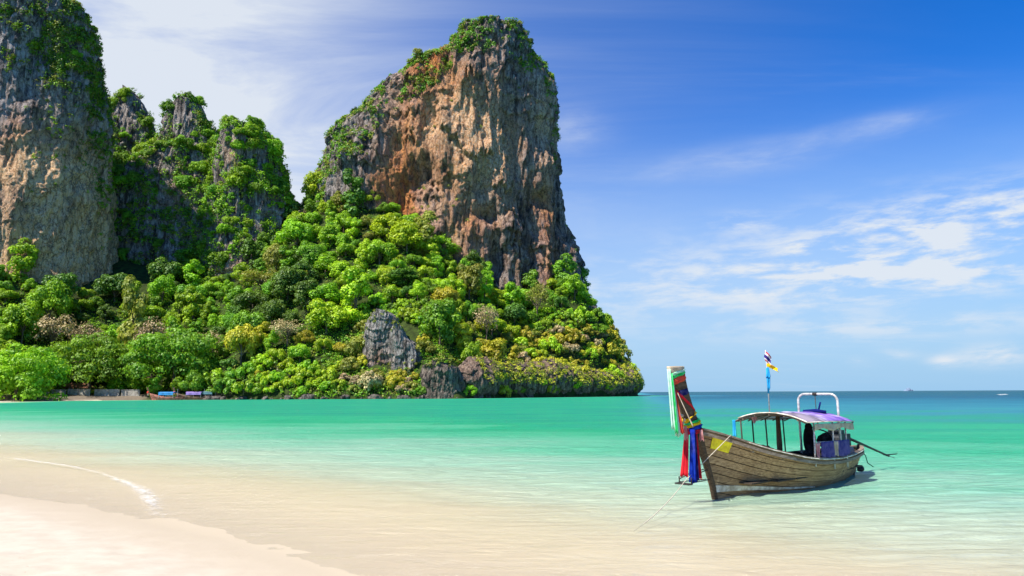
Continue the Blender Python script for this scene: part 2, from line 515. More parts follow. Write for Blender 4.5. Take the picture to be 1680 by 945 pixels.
def bed_z(X, Y):
    X = np.asarray(X, float); Y = np.asarray(Y, float)
    s, t = shore_s(X, Y)
    dep = lerp_tab(s, [(0, 0), (1.5, 0.05), (4, 0.17), (9, 0.52), (15, 1.0), (26, 1.9), (45, 3.0), (90, 5.0), (170, 9), (400, 22), (900, 40), (2000, 45)])
    dep = np.minimum(dep, 3.1 + 80 * sstep(X - 0.18 * Y, -12, 60) ** 2)       # the bay in the lee of the headland stays shallow
    rise = lerp_tab(-s, [(0, 0), (1.0, 0.05), (4, 0.30), (9, 0.62), (25, 1.0), (80, 1.6)])
    z = np.where(s > 0, -dep * 0.34, rise)         # shallow shelf; the sea's own depth tint works on three times this
    z = z + 0.012 * fbm(t / 4.0, s / 1.2, 0 * s, 3, 11) * sstep(s, 0.5, 5)
    z = z + sstep(-s, 0.8, 3.0) * (0.035 * fbm(X / 1.4, Y / 1.4, 0 * X, 4, 21) - 0.16 * np.clip(fbm(X / 0.33, Y / 0.33, 0 * X, 2, 8) - 0.28, 0, 1))
    h = sd_head(X, Y)
    slope = 0.030 + 0.22 * sstep(X, -190, -110)
    hz = np.where(h > 0, lerp_tab(h, [(0, 0), (6, 0.6), (14, 1.2), (30, 2)]) - 3.0 * sstep(X, -172, -158), h * slope * 0.34)
    return np.maximum(z, hz)

def spaced(lo, a, b, hi, step, grow):
    mid = list(np.arange(a, b, step)); left = []; right = []
    v, s = a, step
    while v > lo:
        s *= grow; v -= s; left.append(v)
    v, s = mid[-1], step
    while v < hi:
        s *= grow; v += s; right.append(v)
    return np.array(left[::-1] + mid + right)

def build_beach():
    xs = spaced(-700, -13, 12, 700, 0.13, 1.075); ys = spaced(-60, 5.5, 20, 900, 0.12, 1.065)
    X, Y = np.meshgrid(xs, ys)
    Z = bed_z(X, Y)
    m, k, out = new_mat('sand')
    p = pos(k)
    fine = k.noise(p, 55, 5, 0.7); mid = k.noise(p, 2.2, 6, 0.6); big = k.noise(p, 0.35, 4, 0.5)
    c = k.mix(k.smooth(mid, 0.3, 0.7), (0.46, 0.395, 0.30), (0.53, 0.465, 0.362))
    c = k.mix(k.smooth(fine, 0.62, 0.8, 0, 0.35), c, (0.30, 0.235, 0.17))
    sep = k.new('ShaderNodeSeparateXYZ'); k.put(sep.inputs[0], p)
    zed = k.m('ADD', sep.outputs[2], k.m('MULTIPLY', k.m('SUBTRACT', mid, 0.5), 0.02))
    wet = k.smooth(zed, 0.13, 0.0)                               # sand the swash has just left is darker and glossy
    c = k.mix(k.m('MULTIPLY', wet, 0.85), c, (0.48, 0.395, 0.28))
    c = k.mix(k.smooth(zed, 0.01, -0.05), c, (0.60, 0.50, 0.335))
    # shell bits and leaf scraps left on the dry sand
    spk = k.noise(p, 11.0, 3, 0.6)
    c = k.mix(k.m('MULTIPLY', k.smooth(spk, 0.66, 0.72, 0, 0.7), k.smooth(zed, 0.12, 0.25)), c, (0.22, 0.16, 0.10))
    rp = k.noise(k.scale(p, (1.0, 1.0, 1.0)), 5.5, 4, 0.6, 0.5)
    rp2 = k.noise(k.scale(p, (1.1, 4.2, 1.0)), 1.6, 5, 0.6, 0.7)                # current ripples on the drowned sand
    h = k.m('ADD', k.m('MULTIPLY', fine, 0.25), k.m('ADD', k.m('MULTIPLY', rp, 0.5), k.m('MULTIPLY', k.m('MULTIPLY', rp2, 3.2), k.smooth(zed, 0.0, -0.04))))
    principled(k, out, c, k.m('SUBTRACT', 0.9, k.m('MULTIPLY', wet, 0.45)), k.bump(h, 0.35, 0.03), 0.3)
    link('beach', fast_mesh('beach', np.stack([X, Y, Z], -1).reshape(-1, 3), grid_quads(len(xs), len(ys))), None, m,
         kind='structure', label='pale sand beach sloping under the clear shallows', category='beach')

def build_water():
    xs = spaced(-16000, -15, 17, 16000, 0.14, 1.06); ys = spaced(-80, 6.0, 28, 45000, 0.115, 1.045)
    X, Y = np.meshgrid(xs, ys)
    B = bed_z(X, Y)
    s, t = shore_s(X, Y)
    dist = np.hypot(X, Y)
    near = sstep(dist, 80, 20)
    w = 0.6 * fbm(t / 2.6, s / 0.62, 0 * X, 3, 31) + 0.45 * fbm(X / 0.9 + Y / 2.5, Y / 0.42, 0 * X, 3, 37)
    Z = w * near * (0.012 + 0.050 * sstep(s, 0.5, 9))
    depth = np.maximum(-B, 0) / 0.34
    calm = sd_head(X, Y)
    m, k, out = new_mat('sea_water')
    p = pos(k)
    d = k.attr('depth')
    patch = k.noise(k.scale(p, (0.05, 0.16, 1)), 1.0, 6, 0.6, 0.6)
    d2 = k.m('MULTIPLY', d, k.smooth(patch, 0.25, 0.75, 0.72, 1.28))
    f = k.m('DIVIDE', k.m('LOGARITHM', k.m('ADD', d2, 1.0), 2.0), 5.5)
    col = k.ramp(f, [(0.00, (0.62, 0.54, 0.36)), (0.045, (0.63, 0.61, 0.40)), (0.085, (0.55, 0.67, 0.49)), (0.145, (0.36, 0.62, 0.45)),
                     (0.22, (0.13, 0.47, 0.285)), (0.32, (0.024, 0.335, 0.160)), (0.40, (0.018, 0.255, 0.165)), (0.47, (0.030, 0.210, 0.250)), (0.58, (0.018, 0.160, 0.220)),
                     (0.73, (0.006, 0.085, 0.140)), (0.90, (0.003, 0.078, 0.105)), (1.0, (0.002, 0.066, 0.092))])
    alpha = k.ramp(f, [(0.0, 0.05), (0.04, 0.22), (0.09, 0.48), (0.17, 0.70), (0.26, 0.92), (0.36, 1.0)])
    # ripples: long crests along the shore, finer chop on top
    r1 = k.noise(k.scale(p, (0.55, 1.9, 1)), 1.6, 6, 0.62, 0.8)
    r2 = k.noise(k.scale(p, (0.10, 0.42, 1)), 1.0, 5, 0.6, 0.5)
    r3 = k.noise(k.scale(p, (0.02, 0.09, 1)), 1.0, 4, 0.6)
    h = k.m('ADD', k.m('MULTIPLY', r1, 0.24), k.m('ADD', k.m('MULTIPLY', r2, 0.38), k.m('MULTIPLY', r3, 0.9)))
    nb = k.bump(h, 1.0, 1.3)
    body = k.new('ShaderNodeBsdfDiffuse'); k.put(body.inputs[0], col); k.put(body.inputs['Normal'], nb)
    tr = k.new('ShaderNodeBsdfTransparent'); k.put(tr.inputs[0], k.mix(k.smooth(d, 0, 1.2), (1, 1, 1), (0.84, 0.98, 0.92)))
    mx = k.new('ShaderNodeMixShader'); k.put(mx.inputs[0], alpha)
    k.l.new(tr.outputs[0], mx.inputs[1]); k.l.new(body.outputs[0], mx.inputs[2])
    gl = k.new('ShaderNodeBsdfGlossy'); gl.inputs['Roughness'].default_value = 0.13; k.put(gl.inputs['Normal'], nb)
    k.put(gl.inputs[0], (0.95, 0.97, 1.0))
    fr = k.new('ShaderNodeFresnel'); fr.inputs['IOR'].default_value = 1.33; k.put(fr.inputs['Normal'], nb)
    m2 = k.new('ShaderNodeMixShader'); k.put(m2.inputs[0], k.m('MINIMUM', fr.outputs[0], 0.22))
    k.l.new(mx.outputs[0], m2.inputs[1]); k.l.new(gl.outputs[0], m2.inputs[2])
    k.l.new(m2.outputs[0], out.inputs[0])
    q = grid_quads(len(xs), len(ys))
    wet = (B.ravel() < 0.06)
    q = q[wet[q].any(1)]
    link('sea', fast_mesh('sea', np.stack([X, Y, Z], -1).reshape(-1, 3), q, attrs={'depth': depth.ravel()}), None, m,
         kind='structure', label='clear turquoise sea deepening to blue at the horizon', category='sea')

build_beach()
build_water()

# ------------------------------------------------------------------ headland terrain
def ridge_h(X, Y):
    d = sd_head(X, Y)
    steep = lerp_tab(d, [(-50, -12), (-1.5, -3), (0, 0.2), (2, 3), (8, 9), (16, 18), (30, 32), (60, 61), (100, 98), (140, 132), (220, 160), (400, 160)])
    flat = lerp_tab(d, [(-50, -6), (0, 0.4), (6, 1.6), (25, 3.0), (40, 12), (60, 34), (90, 60), (140, 90), (300, 110)])
    k = sstep(X, -175, -110)
    z = flat * (1 - k) + steep * (1 + 1.2 * sstep(X, 5, 55)) * k
    # the tip of the headland drops to the right
    z = np.minimum(z, 2.3 * np.maximum(d, -2) + 2)
    cap = lerp_tab(X, [(-110, 300), (-20, 105), (15, 70), (40, 58), (62, 42), (72, 33), (80, 16)])
    z = z + 16 * np.exp(-((X + 92) / 38) ** 2) * sstep(d, 70, 150)
    z = np.minimum(z, cap + 3 * fbm(X / 14, Y / 14, 0 * X, 2, 77))
    z = z + 3.0 * fbm(X / 22, Y / 22, 0 * X, 3, 41) * sstep(d, 4, 30)
    return z

def build_hillside():
    xs = np.concatenate([np.arange(-620, -270, 12.0), np.arange(-270, 84, 1.6)]); ys = np.concatenate([np.arange(20, 225, 6.0), np.arange(225, 470, 1.6), np.arange(470, 700, 8.0)])
    X, Y = np.meshgrid(xs, ys)
    Z = ridge_h(X, Y)
    m, k, out = new_mat('forest_floor')
    p = pos(k)
    c = k.mix(k.smooth(k.noise(p, 0.4, 5, 0.6), 0.35, 0.65), (0.022, 0.030, 0.010), (0.045, 0.070, 0.015))
    sep = k.new('ShaderNodeSeparateXYZ'); k.put(sep.inputs[0], p)
    c = k.mix(k.m('MULTIPLY', k.smooth(k.m('ADD', sep.outputs[2], k.noise(p, 0.3, 3, 0.5)), 3.6, 2.2), k.smooth(sep.outputs[0], -155, -163)), c, k.mix(k.noise(p, 1.5, 4, 0.6), (0.10, 0.08, 0.06), (0.22, 0.18, 0.135)))  # far sand strip, its colour darkened to stand in for shade
    principled(k, out, c, 0.95, k.bump(k.noise(p, 0.8, 5, 0.6), 0.6, 0.6), 0.1)
    q = grid_quads(len(xs), len(ys))
    keep = (Z.ravel() > -4)[q].any(1)
    link('hillside', fast_mesh('hillside', np.stack([X, Y, Z], -1).reshape(-1, 3), q[keep]), None, m,
         kind='structure', label='jungle covered slope of the headland below the cliffs', category='hillside')

build_hillside()

# ------------------------------------------------------------------ limestone cliffs
def make_cliff(name, left, right, Yf, depth, zb, parent=None, mat=None, n_front=420, dz=0.55, amp=1.0, seed=1, expo=2.6,
               warps=(), lips=1.0, stains=(), pales=(), back=50, ns=1.0, **props):
    """rock tower: stacked closed cross-sections between two silhouettes, displaced by buttress, flute and drip-stone relief.
    left/right: outline points; Yf: distance of the front face; depth: table z -> half depth"""
    L = np.array(left, float); Rr = np.array(right, float)
    ytop = min(L[:, 1].min(), Rr[:, 1].min())
    Y0 = Yf + depth[-1][1]
    ztop = at_y((L[np.argmin(L[:, 1]), 0]), ytop, Y0)[2]
    zs = np.arange(zb, ztop - 0.02, dz); zs = np.append(zs, ztop - 0.01)
    L = L[np.argsort(L[:, 1])]; Rr = Rr[np.argsort(Rr[:, 1])]
    th = np.concatenate([np.linspace(0, math.pi, n_front, endpoint=False), np.linspace(math.pi, 2 * math.pi, back, endpoint=False)])
    ct, sn = np.cos(th), np.sin(th)
    cx = np.sign(ct) * np.abs(ct) ** (2 / expo); sy = np.sign(sn) * np.abs(sn) ** (2 / expo)
    rows = []; A = []
    for z in zs:
        b = float(lerp_tab(z, depth)); yc = Yf + b
        xm = at_y(0.5 * (L[0, 0] + Rr[0, 0]), 300, yc)[0]
        py = proj((xm, yc, z))[1]
        xl = at_y(np.interp(py, L[:, 1], L[:, 0]), py, yc)[0]; xr = at_y(np.interp(py, Rr[:, 1], Rr[:, 0]), py, yc)[0]
        a = max((xr - xl) / 2, 0.02 + 3.5 * min(1.0, math.sqrt(max(0.0, (ztop - z) / 6.0)))); mid = (xl + xr) / 2
        b2 = min(b, a * 1.3 + 0.02)
        rows.append(np.stack([mid + a * cx, np.full_like(cx, Yf + b2) - b2 * sy, np.full_like(cx, z)], -1)); A.append((a, b2))
    P = np.array(rows); A = np.array(A)
    nx = cx * A[:, 1:2] + 0 * sy; ny = -sy * A[:, 0:1]
    ln = np.hypot(nx, ny) + 1e-9; nx, ny = nx / ln, ny / ln
    x, y, z = P[..., 0], P[..., 1], P[..., 2]
    x0_, y0_, z0_ = x, y, z
    x, y, z = x * ns, y * ns, z * ns
    fade = np.clip(A[:, 0:1] * ns / 14, 0, 1) * np.ones_like(x)
    big = 5.5 * fbm(x / 38, y / 38, z / 80, 3, seed)
    rd = 1 - np.abs(fbm(x / 10, y / 10, z / 42, 4, seed + 10)) * 2.4
    flute = 3.0 * rd
    rd2 = 1 - np.abs(fbm(x / 3.4, y / 3.4, z / 13, 3, seed + 20)) * 2.2
    fine = 1.25 * rd2 + 0.75 * fbm(x / 1.9, y / 1.9, z / 3.2, 3, seed + 30)
    lip = 0
    for q, (T, amp_l) in enumerate(((26.0, 4.2), (11.0, 2.3))):
        ph = z / T + 0.9 * fbm(x / 22, y / 22, z / 50, 2, seed + 40 + q) + 0.30 * fbm(x / 3.2, y / 3.2, z / 30, 2, seed + 44 + q) + 0.16 * fbm(x / 1.2, y / 1.2, z / 20, 1, seed + 49)
        fr = ph - np.floor(ph)
        mk = sstep(fbm(x / 24, y / 24, z / 30, 2, seed + 60 + q), -0.15, 0.45)
        lip = lip + amp_l * lips * mk * (1 - fr) * sstep(fr, 0.0, 0.05)
    block = 2.0 * np.round(fbm(x / 9, y / 9, z / 12, 2, seed + 70) * 3) / 3
    disp = amp * (big + flute + fine + lip + block - 3.4)
    x, y, z = x0_, y0_, z0_
    for (wx, wy, wz, rx, rz, am) in warps:
        g = np.exp(-((x - wx) / rx) ** 2 - ((z - wz) / rz) ** 2) * (sn > 0)
        disp = disp + am * g
    disp = disp * fade
    x2 = x + nx * disp; y2 = y + ny * disp; z2 = z + 0.8 * amp * fbm(x / 5, y / 5, z / 5, 2, seed + 80) * fade
    V = np.stack([x2, y2, z2], -1)
    nu, nv = len(th), len(zs)
    stain = np.full_like(x, 0.05); pale = np.zeros_like(x)
    wob = fbm(x / 14, y / 14, z / 26, 3, seed + 90)
    for tab, tgt in ((stains, stain), (pales, pale)):
        for (pxx, pyy, rx, rz, am) in tab:
            c = at_y(pxx, pyy, Yf + 6)
            g = am * np.exp(-((x - c[0]) / rx) ** 2 - ((z - c[2]) / rz) ** 2) * (1 + 0.9 * wob)
            np.maximum(tgt, g, out=tgt)
    quads = grid_quads(nu, nv, True)[:, ::-1]
    cap = np.array([[V[-1, :, 0].mean(), V[-1, :, 1].mean(), V[-1, :, 2].mean() + 0.3]])
    ci = nu * nv
    tris = np.stack([np.full(nu, ci), (nv - 1) * nu + np.arange(nu), (nv - 1) * nu + (np.arange(nu) + 1) % nu], -1)
    me = fast_mesh(name, np.concatenate([V.reshape(-1, 3), cap]), quads, tris, True,
                   {'stain': np.append(np.clip(stain, 0, 1).ravel(), 0), 'pale': np.append(np.clip(pale, 0, 1).ravel(), 0)})
    o = link(name, me, parent, mat or M['rock'], **props)
    du = np.roll(V, -1, 1) - np.roll(V, 1, 1); dv = np.gradient(V, axis=0)
    N = np.cross(dv, du); area = np.linalg.norm(N, axis=2); N /= area[..., None] + 1e-9
    front = sn > -0.25
    global AREA
    AREA = area[:, front].ravel()
    return o, V[:, front].reshape(-1, 3), N[:, front].reshape(-1, 3)

rng = np.random.default_rng(7)

def leaf_quads(c, n, size, asp=0.55):
    m = len(c)
    t = rng.normal(size=(m, 3)); t -= n * (t * n).sum(1)[:, None]; t /= np.linalg.norm(t, axis=1)[:, None] + 1e-9
    b = np.cross(n, t)
    s = np.asarray(size).reshape(-1, 1)
    fold = n * s * rng.uniform(-0.18, 0.1, (m, 1))
    v = np.stack([c - t * s * 0.62, c - b * s * asp + fold, c + t * s * 0.62, c + b * s * asp + fold], 1)
    return v.reshape(-1, 3)

def clump_cloud(pts, rad, per, leaf, flat=0.8, up_bias=0.25):
    """leaf clumps round the given points: verts, quads, tint"""
    k = len(pts)
    rad = np.broadcast_to(np.asarray(rad, float), (k,))
    idx = np.repeat(np.arange(k), per)
    d = rng.normal(size=(len(idx), 3)); d[:, 2] += up_bias * 1.6; d /= np.linalg.norm(d, axis=1)[:, None]
    rr = rad[idx] * rng.uniform(0.55, 1.05, len(idx))
    off = d * rr[:, None]; off[:, 2] *= flat
    n = d + rng.normal(size=d.shape) * 0.36; n[:, 2] += 0.35; n /= np.linalg.norm(n, axis=1)[:, None]
    v = leaf_quads(pts[idx] + off, n, leaf * rng.uniform(0.6, 1.25, len(idx)))
    tint = np.clip(rng.uniform(0, 1, k)[idx] * 0.75 + rng.uniform(0, 0.25, len(idx)), 0, 1)
    return v, np.arange(len(v)).reshape(-1, 4), np.repeat(tint, 4)

def scatter(V, N, weight, count, area=None):
    w = np.clip(weight, 0, None) * (AREA if area is None else area); w = w / w.sum()
    i = rng.choice(len(V), count, p=w)
    return V[i] + N[i] * 0.3, N[i]

def pix(V):
    v = V - EYEP; zz = v @ fw
    return CX + F_PX * (v @ rt) / zz, CY - F_PX * (v @ up) / zz

def gpx(px, py, items):
    r = 0
    for (x, y, rx, ry, a) in items:
        r = r + a * np.exp(-((px - x) / rx) ** 2 - ((py - y) / ry) ** 2)
    return r

def scrub(name, groups, **props):
    """one stuff object from several (points, radius, per, leaf, material) groups"""
    vs, qs, ts, mi, mats = [], [], [], [], []
    n = 0
    for gi, (pts, rad, per, leaf, mat) in enumerate(groups):
        v, q, t = clump_cloud(pts, rad, per, leaf)
        vs.append(v); qs.append(q + n); ts.append(t); n += len(v); mi.append(np.full(len(q), gi)); mats.append(mat)
    me = fast_mesh(name, np.concatenate(vs), np.concatenate(qs), None, False, {'tint': np.concatenate(ts)})
    for m in mats: me.materials.append(m)
    me.polygons.foreach_set('material_index', np.concatenate(mi).astype(np.int32))
    return link(name, me, None, None, kind='stuff', **props)

# --- the tall tower with the orange face
YB = 398.0
bigL = [(512, 335), (516, 312), (520, 282), (530, 248), (541, 213), (560, 198), (590, 168), (606, 153), (630, 129), (660, 110), (690, 95), (716, 80), (737, 60), (767, 46), (806, 40)]
bigR = [(806, 40), (832, 42), (850, 55), (870, 78), (884, 96), (899, 120), (907, 152), (911, 200), (911, 250), (916, 290), (923, 340), (930, 380), (941, 412), (949, 450), (956, 482), (966, 505), (985, 532), (1000, 560), (1004, 600)]
bigL = [(x + (8 if y < 300 else 4), y + (5 if y > 60 else 2)) for x, y in bigL[:-1]] + bigL[-1:]
bigL = [(x + (6 if 60 < y < 250 else 0), y + (4 if 60 < y < 250 else 0)) for x, y in bigL]
bigR = [(x - (9 if 50 < y < 130 else 5 if y < 260 else 0), y + (5 if 50 < y < 130 else 0)) for x, y in bigR]
bigL2 = [(516, 700)] + bigL; bigR2 = bigR + [(1004, 700)]
def wp(px, py, Y=YB + 4):
    q = at_y(px, py, Y); return q[0], q[1], q[2]
W = []
for (px, py, rx, rz, am) in [(648, 250, 9, 60, -9), (690, 292, 8, 11, -14), (665, 330, 10, 16, -7), (770, 200, 22, 40, 3.5), (735, 470, 9, 12, -2), (622, 420, 0.1, 0.1, 0),
                             (818, 425, 5, 13, -13), (872, 400, 4, 40, -9), (895, 315, 5, 6, -9), (800, 350, 8, 5, -9), (835, 190, 5, 22, -6), (905, 160, 7, 40, 3), (560, 250, 14, 30, 3),
                             (720, 140, 12, 30, -3), (860, 110, 10, 16, -3), (700, 210, 5, 40, -4), (850, 290, 4, 50, -4)]:
    a = wp(px, py); W.append((a[0], a[1], a[2], rx, rz, am))
tower, tV, tN = make_cliff('limestone_cliff', bigL2, bigR2, YB, [(0, 75), (100, 66), (160, 52), (215, 34), (240, 16), (260, 6)], 20.0, None, M['rock'],
    n_front=470, dz=0.6, amp=0.95, seed=3, expo=2.4, warps=W,
    stains=[(745, 215, 38, 48, 1.4), (660, 300, 18, 44, 1.2), (700, 120, 18, 30, 1.2), (690, 250, 16, 40, .9), (770, 380, 22, 40, .75), (880, 350, 25, 60, .55), (640, 240, 10, 40, .6), (860, 250, 20, 40, .5), (745, 460, 14, 18, .9), (900, 450, 20, 30, .55)],
    pales=[(760, 215, 28, 26, 1.5), (790, 250, 22, 30, 1.3), (775, 150, 16, 20, .6), (893, 190, 7, 36, .75), (745, 395, 7, 9, .9), (720, 320, 16, 20, .5), (640, 200, 10, 30, .35)],
    label='tallest limestone tower with an orange and grey sheer face above the jungle', category='cliff')
px, py = pix(tV)
edge_top = np.interp(px, [p[0] for p in bigL + bigR[1:9]], [p[1] for p in bigL + bigR[1:9]])
below = py - edge_top
band = np.interp(px, [515, 560, 620, 700, 760, 830, 870, 905], [40, 60, 52, 40, 42, 40, 30, 14])
wt = np.where((px < 915) & (below < band), 1.0, 0) * np.clip(tN[:, 2] + 0.55, 0.05, 1) * (0.12 + sstep(fbm(tV[:, 0] / 8, tV[:, 1] / 8, tV[:, 2] / 8, 3, 5), -0.15, 0.2))
TA = AREA; wt_top = wt
p_top, _ = scatter(tV, tN, wt, 2100)
wl = np.clip(tN[:, 2] - 0.25, 0, 1) * gpx(px, py, [(575, 235, 40, 45, 1), (560, 205, 30, 20, 1.2), (620, 180, 30, 30, .8), (545, 250, 20, 40, .8), (720, 330, 60, 40, .9), (760, 320, 30, 40, .5), (800, 180, 90, 120, .12), (700, 110, 40, 30, .5)])
p_led, _ = scatter(tV, tN, wl + 1e-9, 330)
wr = (px > 905) * (np.abs(px - np.interp(py, [q[1] for q in bigR], [q[0] for q in bigR])) < 7) * (py > 230)
p_rim, _ = scatter(tV, tN, wr + 1e-12, 60)
h1 = rng.random(len(p_top))
scrub('clifftop_scrub', [(p_top[h1 < .42], rng.uniform(1.1, 2.6, (h1 < .42).sum()), 34, 0.75, M['leaf_mid']),
                         (p_top[(h1 >= .42) & (h1 < .72)], rng.uniform(1.0, 2.4, ((h1 >= .42) & (h1 < .72)).sum()), 34, 0.75, M['leaf_olive']),
                         (p_top[h1 >= .72], rng.uniform(1.0, 2.6, (h1 >= .72).sum()), 34, 0.75, M['leaf_dark']),
                         (p_led, rng.uniform(0.8, 1.9, len(p_led)), 26, 0.65, M['leaf_olive']), (p_rim, rng.uniform(0.6, 1.4, len(p_rim)), 24, 0.6, M['leaf_dark'])],
      label='low green scrub capping the tallest tower and its left shoulder', category='scrub')

# --- the cliff cut by the left edge of the picture
YL = 338.0
lcL = [(-330, 700), (-330, 200), (-250, 60), (-100, -15), (60, -40)]
lcR = [(60, -40), (95, -12), (118, 10), (140, 40), (155, 75), (160, 110), (166, 150), (172, 180), (173, 240), (175, 300), (176, 380), (178, 450), (184, 520), (190, 700)]
W = []
for (px_, py_, rx, rz, am) in [(80, 160, 9, 70, 9), (30, 200, 10, 80, 2.5), (125, 300, 8, 70, -4), (150, 250, 8, 60, -7), (60, 420, 16, 30, 3), (110, 450, 12, 20, 1), (165, 400, 6, 40, -3), (12, 300, 6, 40, 4), (50, 100, 8, 50, -3)]:
    a = at_y(px_, py_, YL + 4); W.append((a[0], a[1], a[2], rx, rz, am))
lcliff, lV, lN = make_cliff('limestone_cliff', lcL, lcR, YL, [(0, 60), (140, 50), (190, 34), (215, 12), (230, 5)], 20.0, None, M['rock_tan_sunlit'],
    n_front=430, dz=0.55, amp=0.72, seed=31, expo=2.2, warps=W, lips=0.55,
    stains=[(30, 310, 18, 34, 1.2), (70, 420, 30, 34, 1.1), (125, 460, 18, 18, 1.1), (50, 350, 24, 44, 1.1), (100, 230, 8, 16, .35), (10, 250, 8, 30, .7)],
    pales=[(35, 310, 18, 26, 1.4), (60, 290, 14, 22, 1.3), (20, 400, 12, 38, 1.2), (75, 410, 26, 36, 1.5), (120, 470, 18, 18, 1.3), (50, 350, 22, 40, 1.2), (10, 260, 6, 20, .6)],  # pale tan patches, also carrying the sunlit brightness of the lower wall
    label='limestone cliff with a tan lower wall cut off by the picture edge', category='cliff')
px, py = pix(lV)
ins = (px > -60) & (py > -60)
wt = ins * (0.25 + np.clip(lN[:, 2], 0, 1)) * gpx(px, py, [(30, 25, 60, 28, 1.0), (100, 40, 40, 40, 1.2), (110, 100, 26, 50, 1.0), (140, 130, 26, 60, 1.3), (160, 200, 22, 60, 1.0), (35, 85, 16, 26, .8), (90, 130, 20, 30, .5), (60, 75, 20, 16, .5), (170, 280, 14, 60, .35)])
wt = wt * (0.08 + sstep(fbm(lV[:, 0] / 8, lV[:, 1] / 8, lV[:, 2] / 7, 3, 25), -0.2, 0.15))
LA = AREA; wt_left = wt
p1, _ = scatter(lV, lN, wt + 1e-12, 1600)
wt = ins * gpx(px, py, [(175, 300, 16, 70, .4), (40, 180, 3, 3, 3), (60, 250, 8, 6, .5), (10, 100, 10, 20, .6), (92, 200, 12, 60, .5), (62, 315, 6, 4, .8)])
p2, _ = scatter(lV, lN, wt + 1e-12, 160)
h1 = rng.random(len(p1))
scrub('cliff_scrub', [(p1[h1 < .5], rng.uniform(1.0, 2.4, (h1 < .5).sum()), 34, 0.68, M['leaf_mid']), (p1[(h1 >= .5) & (h1 < .75)], rng.uniform(1.0, 2.2, ((h1 >= .5) & (h1 < .75)).sum()), 32, 0.68, M['leaf_olive']),
                      (p1[h1 >= .75], rng.uniform(1.0, 2.4, (h1 >= .75).sum()), 34, 0.68, M['leaf_dark']), (p2, rng.uniform(0.7, 1.4, len(p2)), 26, 0.6, M['leaf_bright'])],
      label='shrubs and creepers clinging to the cliff cut off by the picture edge', category='scrub')

# --- the overgrown mountain between them: four summits of one rock mass
YM = 425.0
mount = empty('limestone_mountain', tuple(at_y(330, 560, YM)), label='jungle draped limestone mountain with jagged grey summits between the cliffs', category='mountain')
mloc = np.array(mount.location)
def rock_child(o):
    o.parent = mount; o.location = -mount.location
    return o
mV, mN, mA = [], [], []
specs = [
    ([(178, 700), (180, 300), (182, 215), (190, 185), (199, 160), (210, 146)], [(210, 146), (224, 155), (238, 175), (250, 210), (262, 260), (275, 700)], YM + 6, 26, 51),
    ([(225, 700), (250, 300), (268, 230), (276, 200), (283, 170), (302, 163)], [(302, 163), (322, 168), (331, 185), (345, 215), (360, 250), (380, 330), (400, 700)], YM - 2, 26, 52),
    ([(330, 700), (345, 330), (356, 260), (362, 240), (372, 222), (398, 206)], [(398, 206), (416, 208), (432, 222), (452, 244), (462, 268), (468, 300), (476, 330), (478, 400), (482, 460), (486, 700)], YM - 28, 34, 53),
    ([(160, 700), (166, 340), (182, 300), (215, 252), (255, 258), (290, 252)], [(290, 252), (335, 245), (360, 262), (420, 320), (470, 360), (492, 400), (505, 700)], YM - 16, 40, 54),
]
for (l_, r_, yf, dp, sd) in specs:
    o, v, n_ = make_cliff('rock_summit', l_, r_, yf, [(0, dp), (120, dp * .85), (175, dp * .5), (200, dp * .25)], 40.0, None, M['rock'],
        n_front=230, dz=0.8, amp=0.8, seed=sd, expo=2.2, stains=[(310, 310, 14, 16, .4), (430, 440, 10, 20, .5)], pales=[(290, 315, 10, 12, .35), (385, 260, 8, 10, .4), (380, 470, 8, 20, .4)], back=30)
    rock_child(o); mV.append(v); mN.append(n_); mA.append(AREA)
mV = np.concatenate(mV); mN = np.concatenate(mN); mA = np.concatenate(mA)
px, py = pix(mV)
bare = gpx(px, py, [(207, 180, 16, 28, 1.2), (303, 195, 24, 34, 1.25), (380, 245, 14, 20, 1.0), (280, 320, 26, 24, .75), (380, 440, 14, 40, .8), (462, 370, 8, 40, .9), (325, 310, 14, 20, .5), (412, 245, 5, 18, .5)])
wt = np.clip(1 - bare, 0.0, 1) * (0.35 + np.clip(mN[:, 2] + .2, 0, 1)) * (py < 520)
wt = np.where(mN[:, 1] < 0.35, wt, wt * 0.1)
wt = wt * (0.20 + sstep(fbm(mV[:, 0] / 9, mV[:, 1] / 9, mV[:, 2] / 7, 3, 15), -0.2, 0.12))
p1, n1 = scatter(mV, mN, wt + 1e-12, 5400, mA)
p1 = p1 + n1 * rng.uniform(0, 1.6, (len(p1), 1))
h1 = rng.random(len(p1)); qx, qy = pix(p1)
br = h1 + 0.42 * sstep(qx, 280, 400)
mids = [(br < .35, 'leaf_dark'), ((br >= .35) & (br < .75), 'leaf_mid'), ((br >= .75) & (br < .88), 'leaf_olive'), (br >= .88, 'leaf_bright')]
scrub('cliff_jungle', [(p1[s_], rng.uniform(1.2, 3.6, s_.sum()), 36, 0.80, M[m_]) for s_, m_ in mids], label='dense creepers and small trees draping the mountain between the two cliffs', category='jungle')

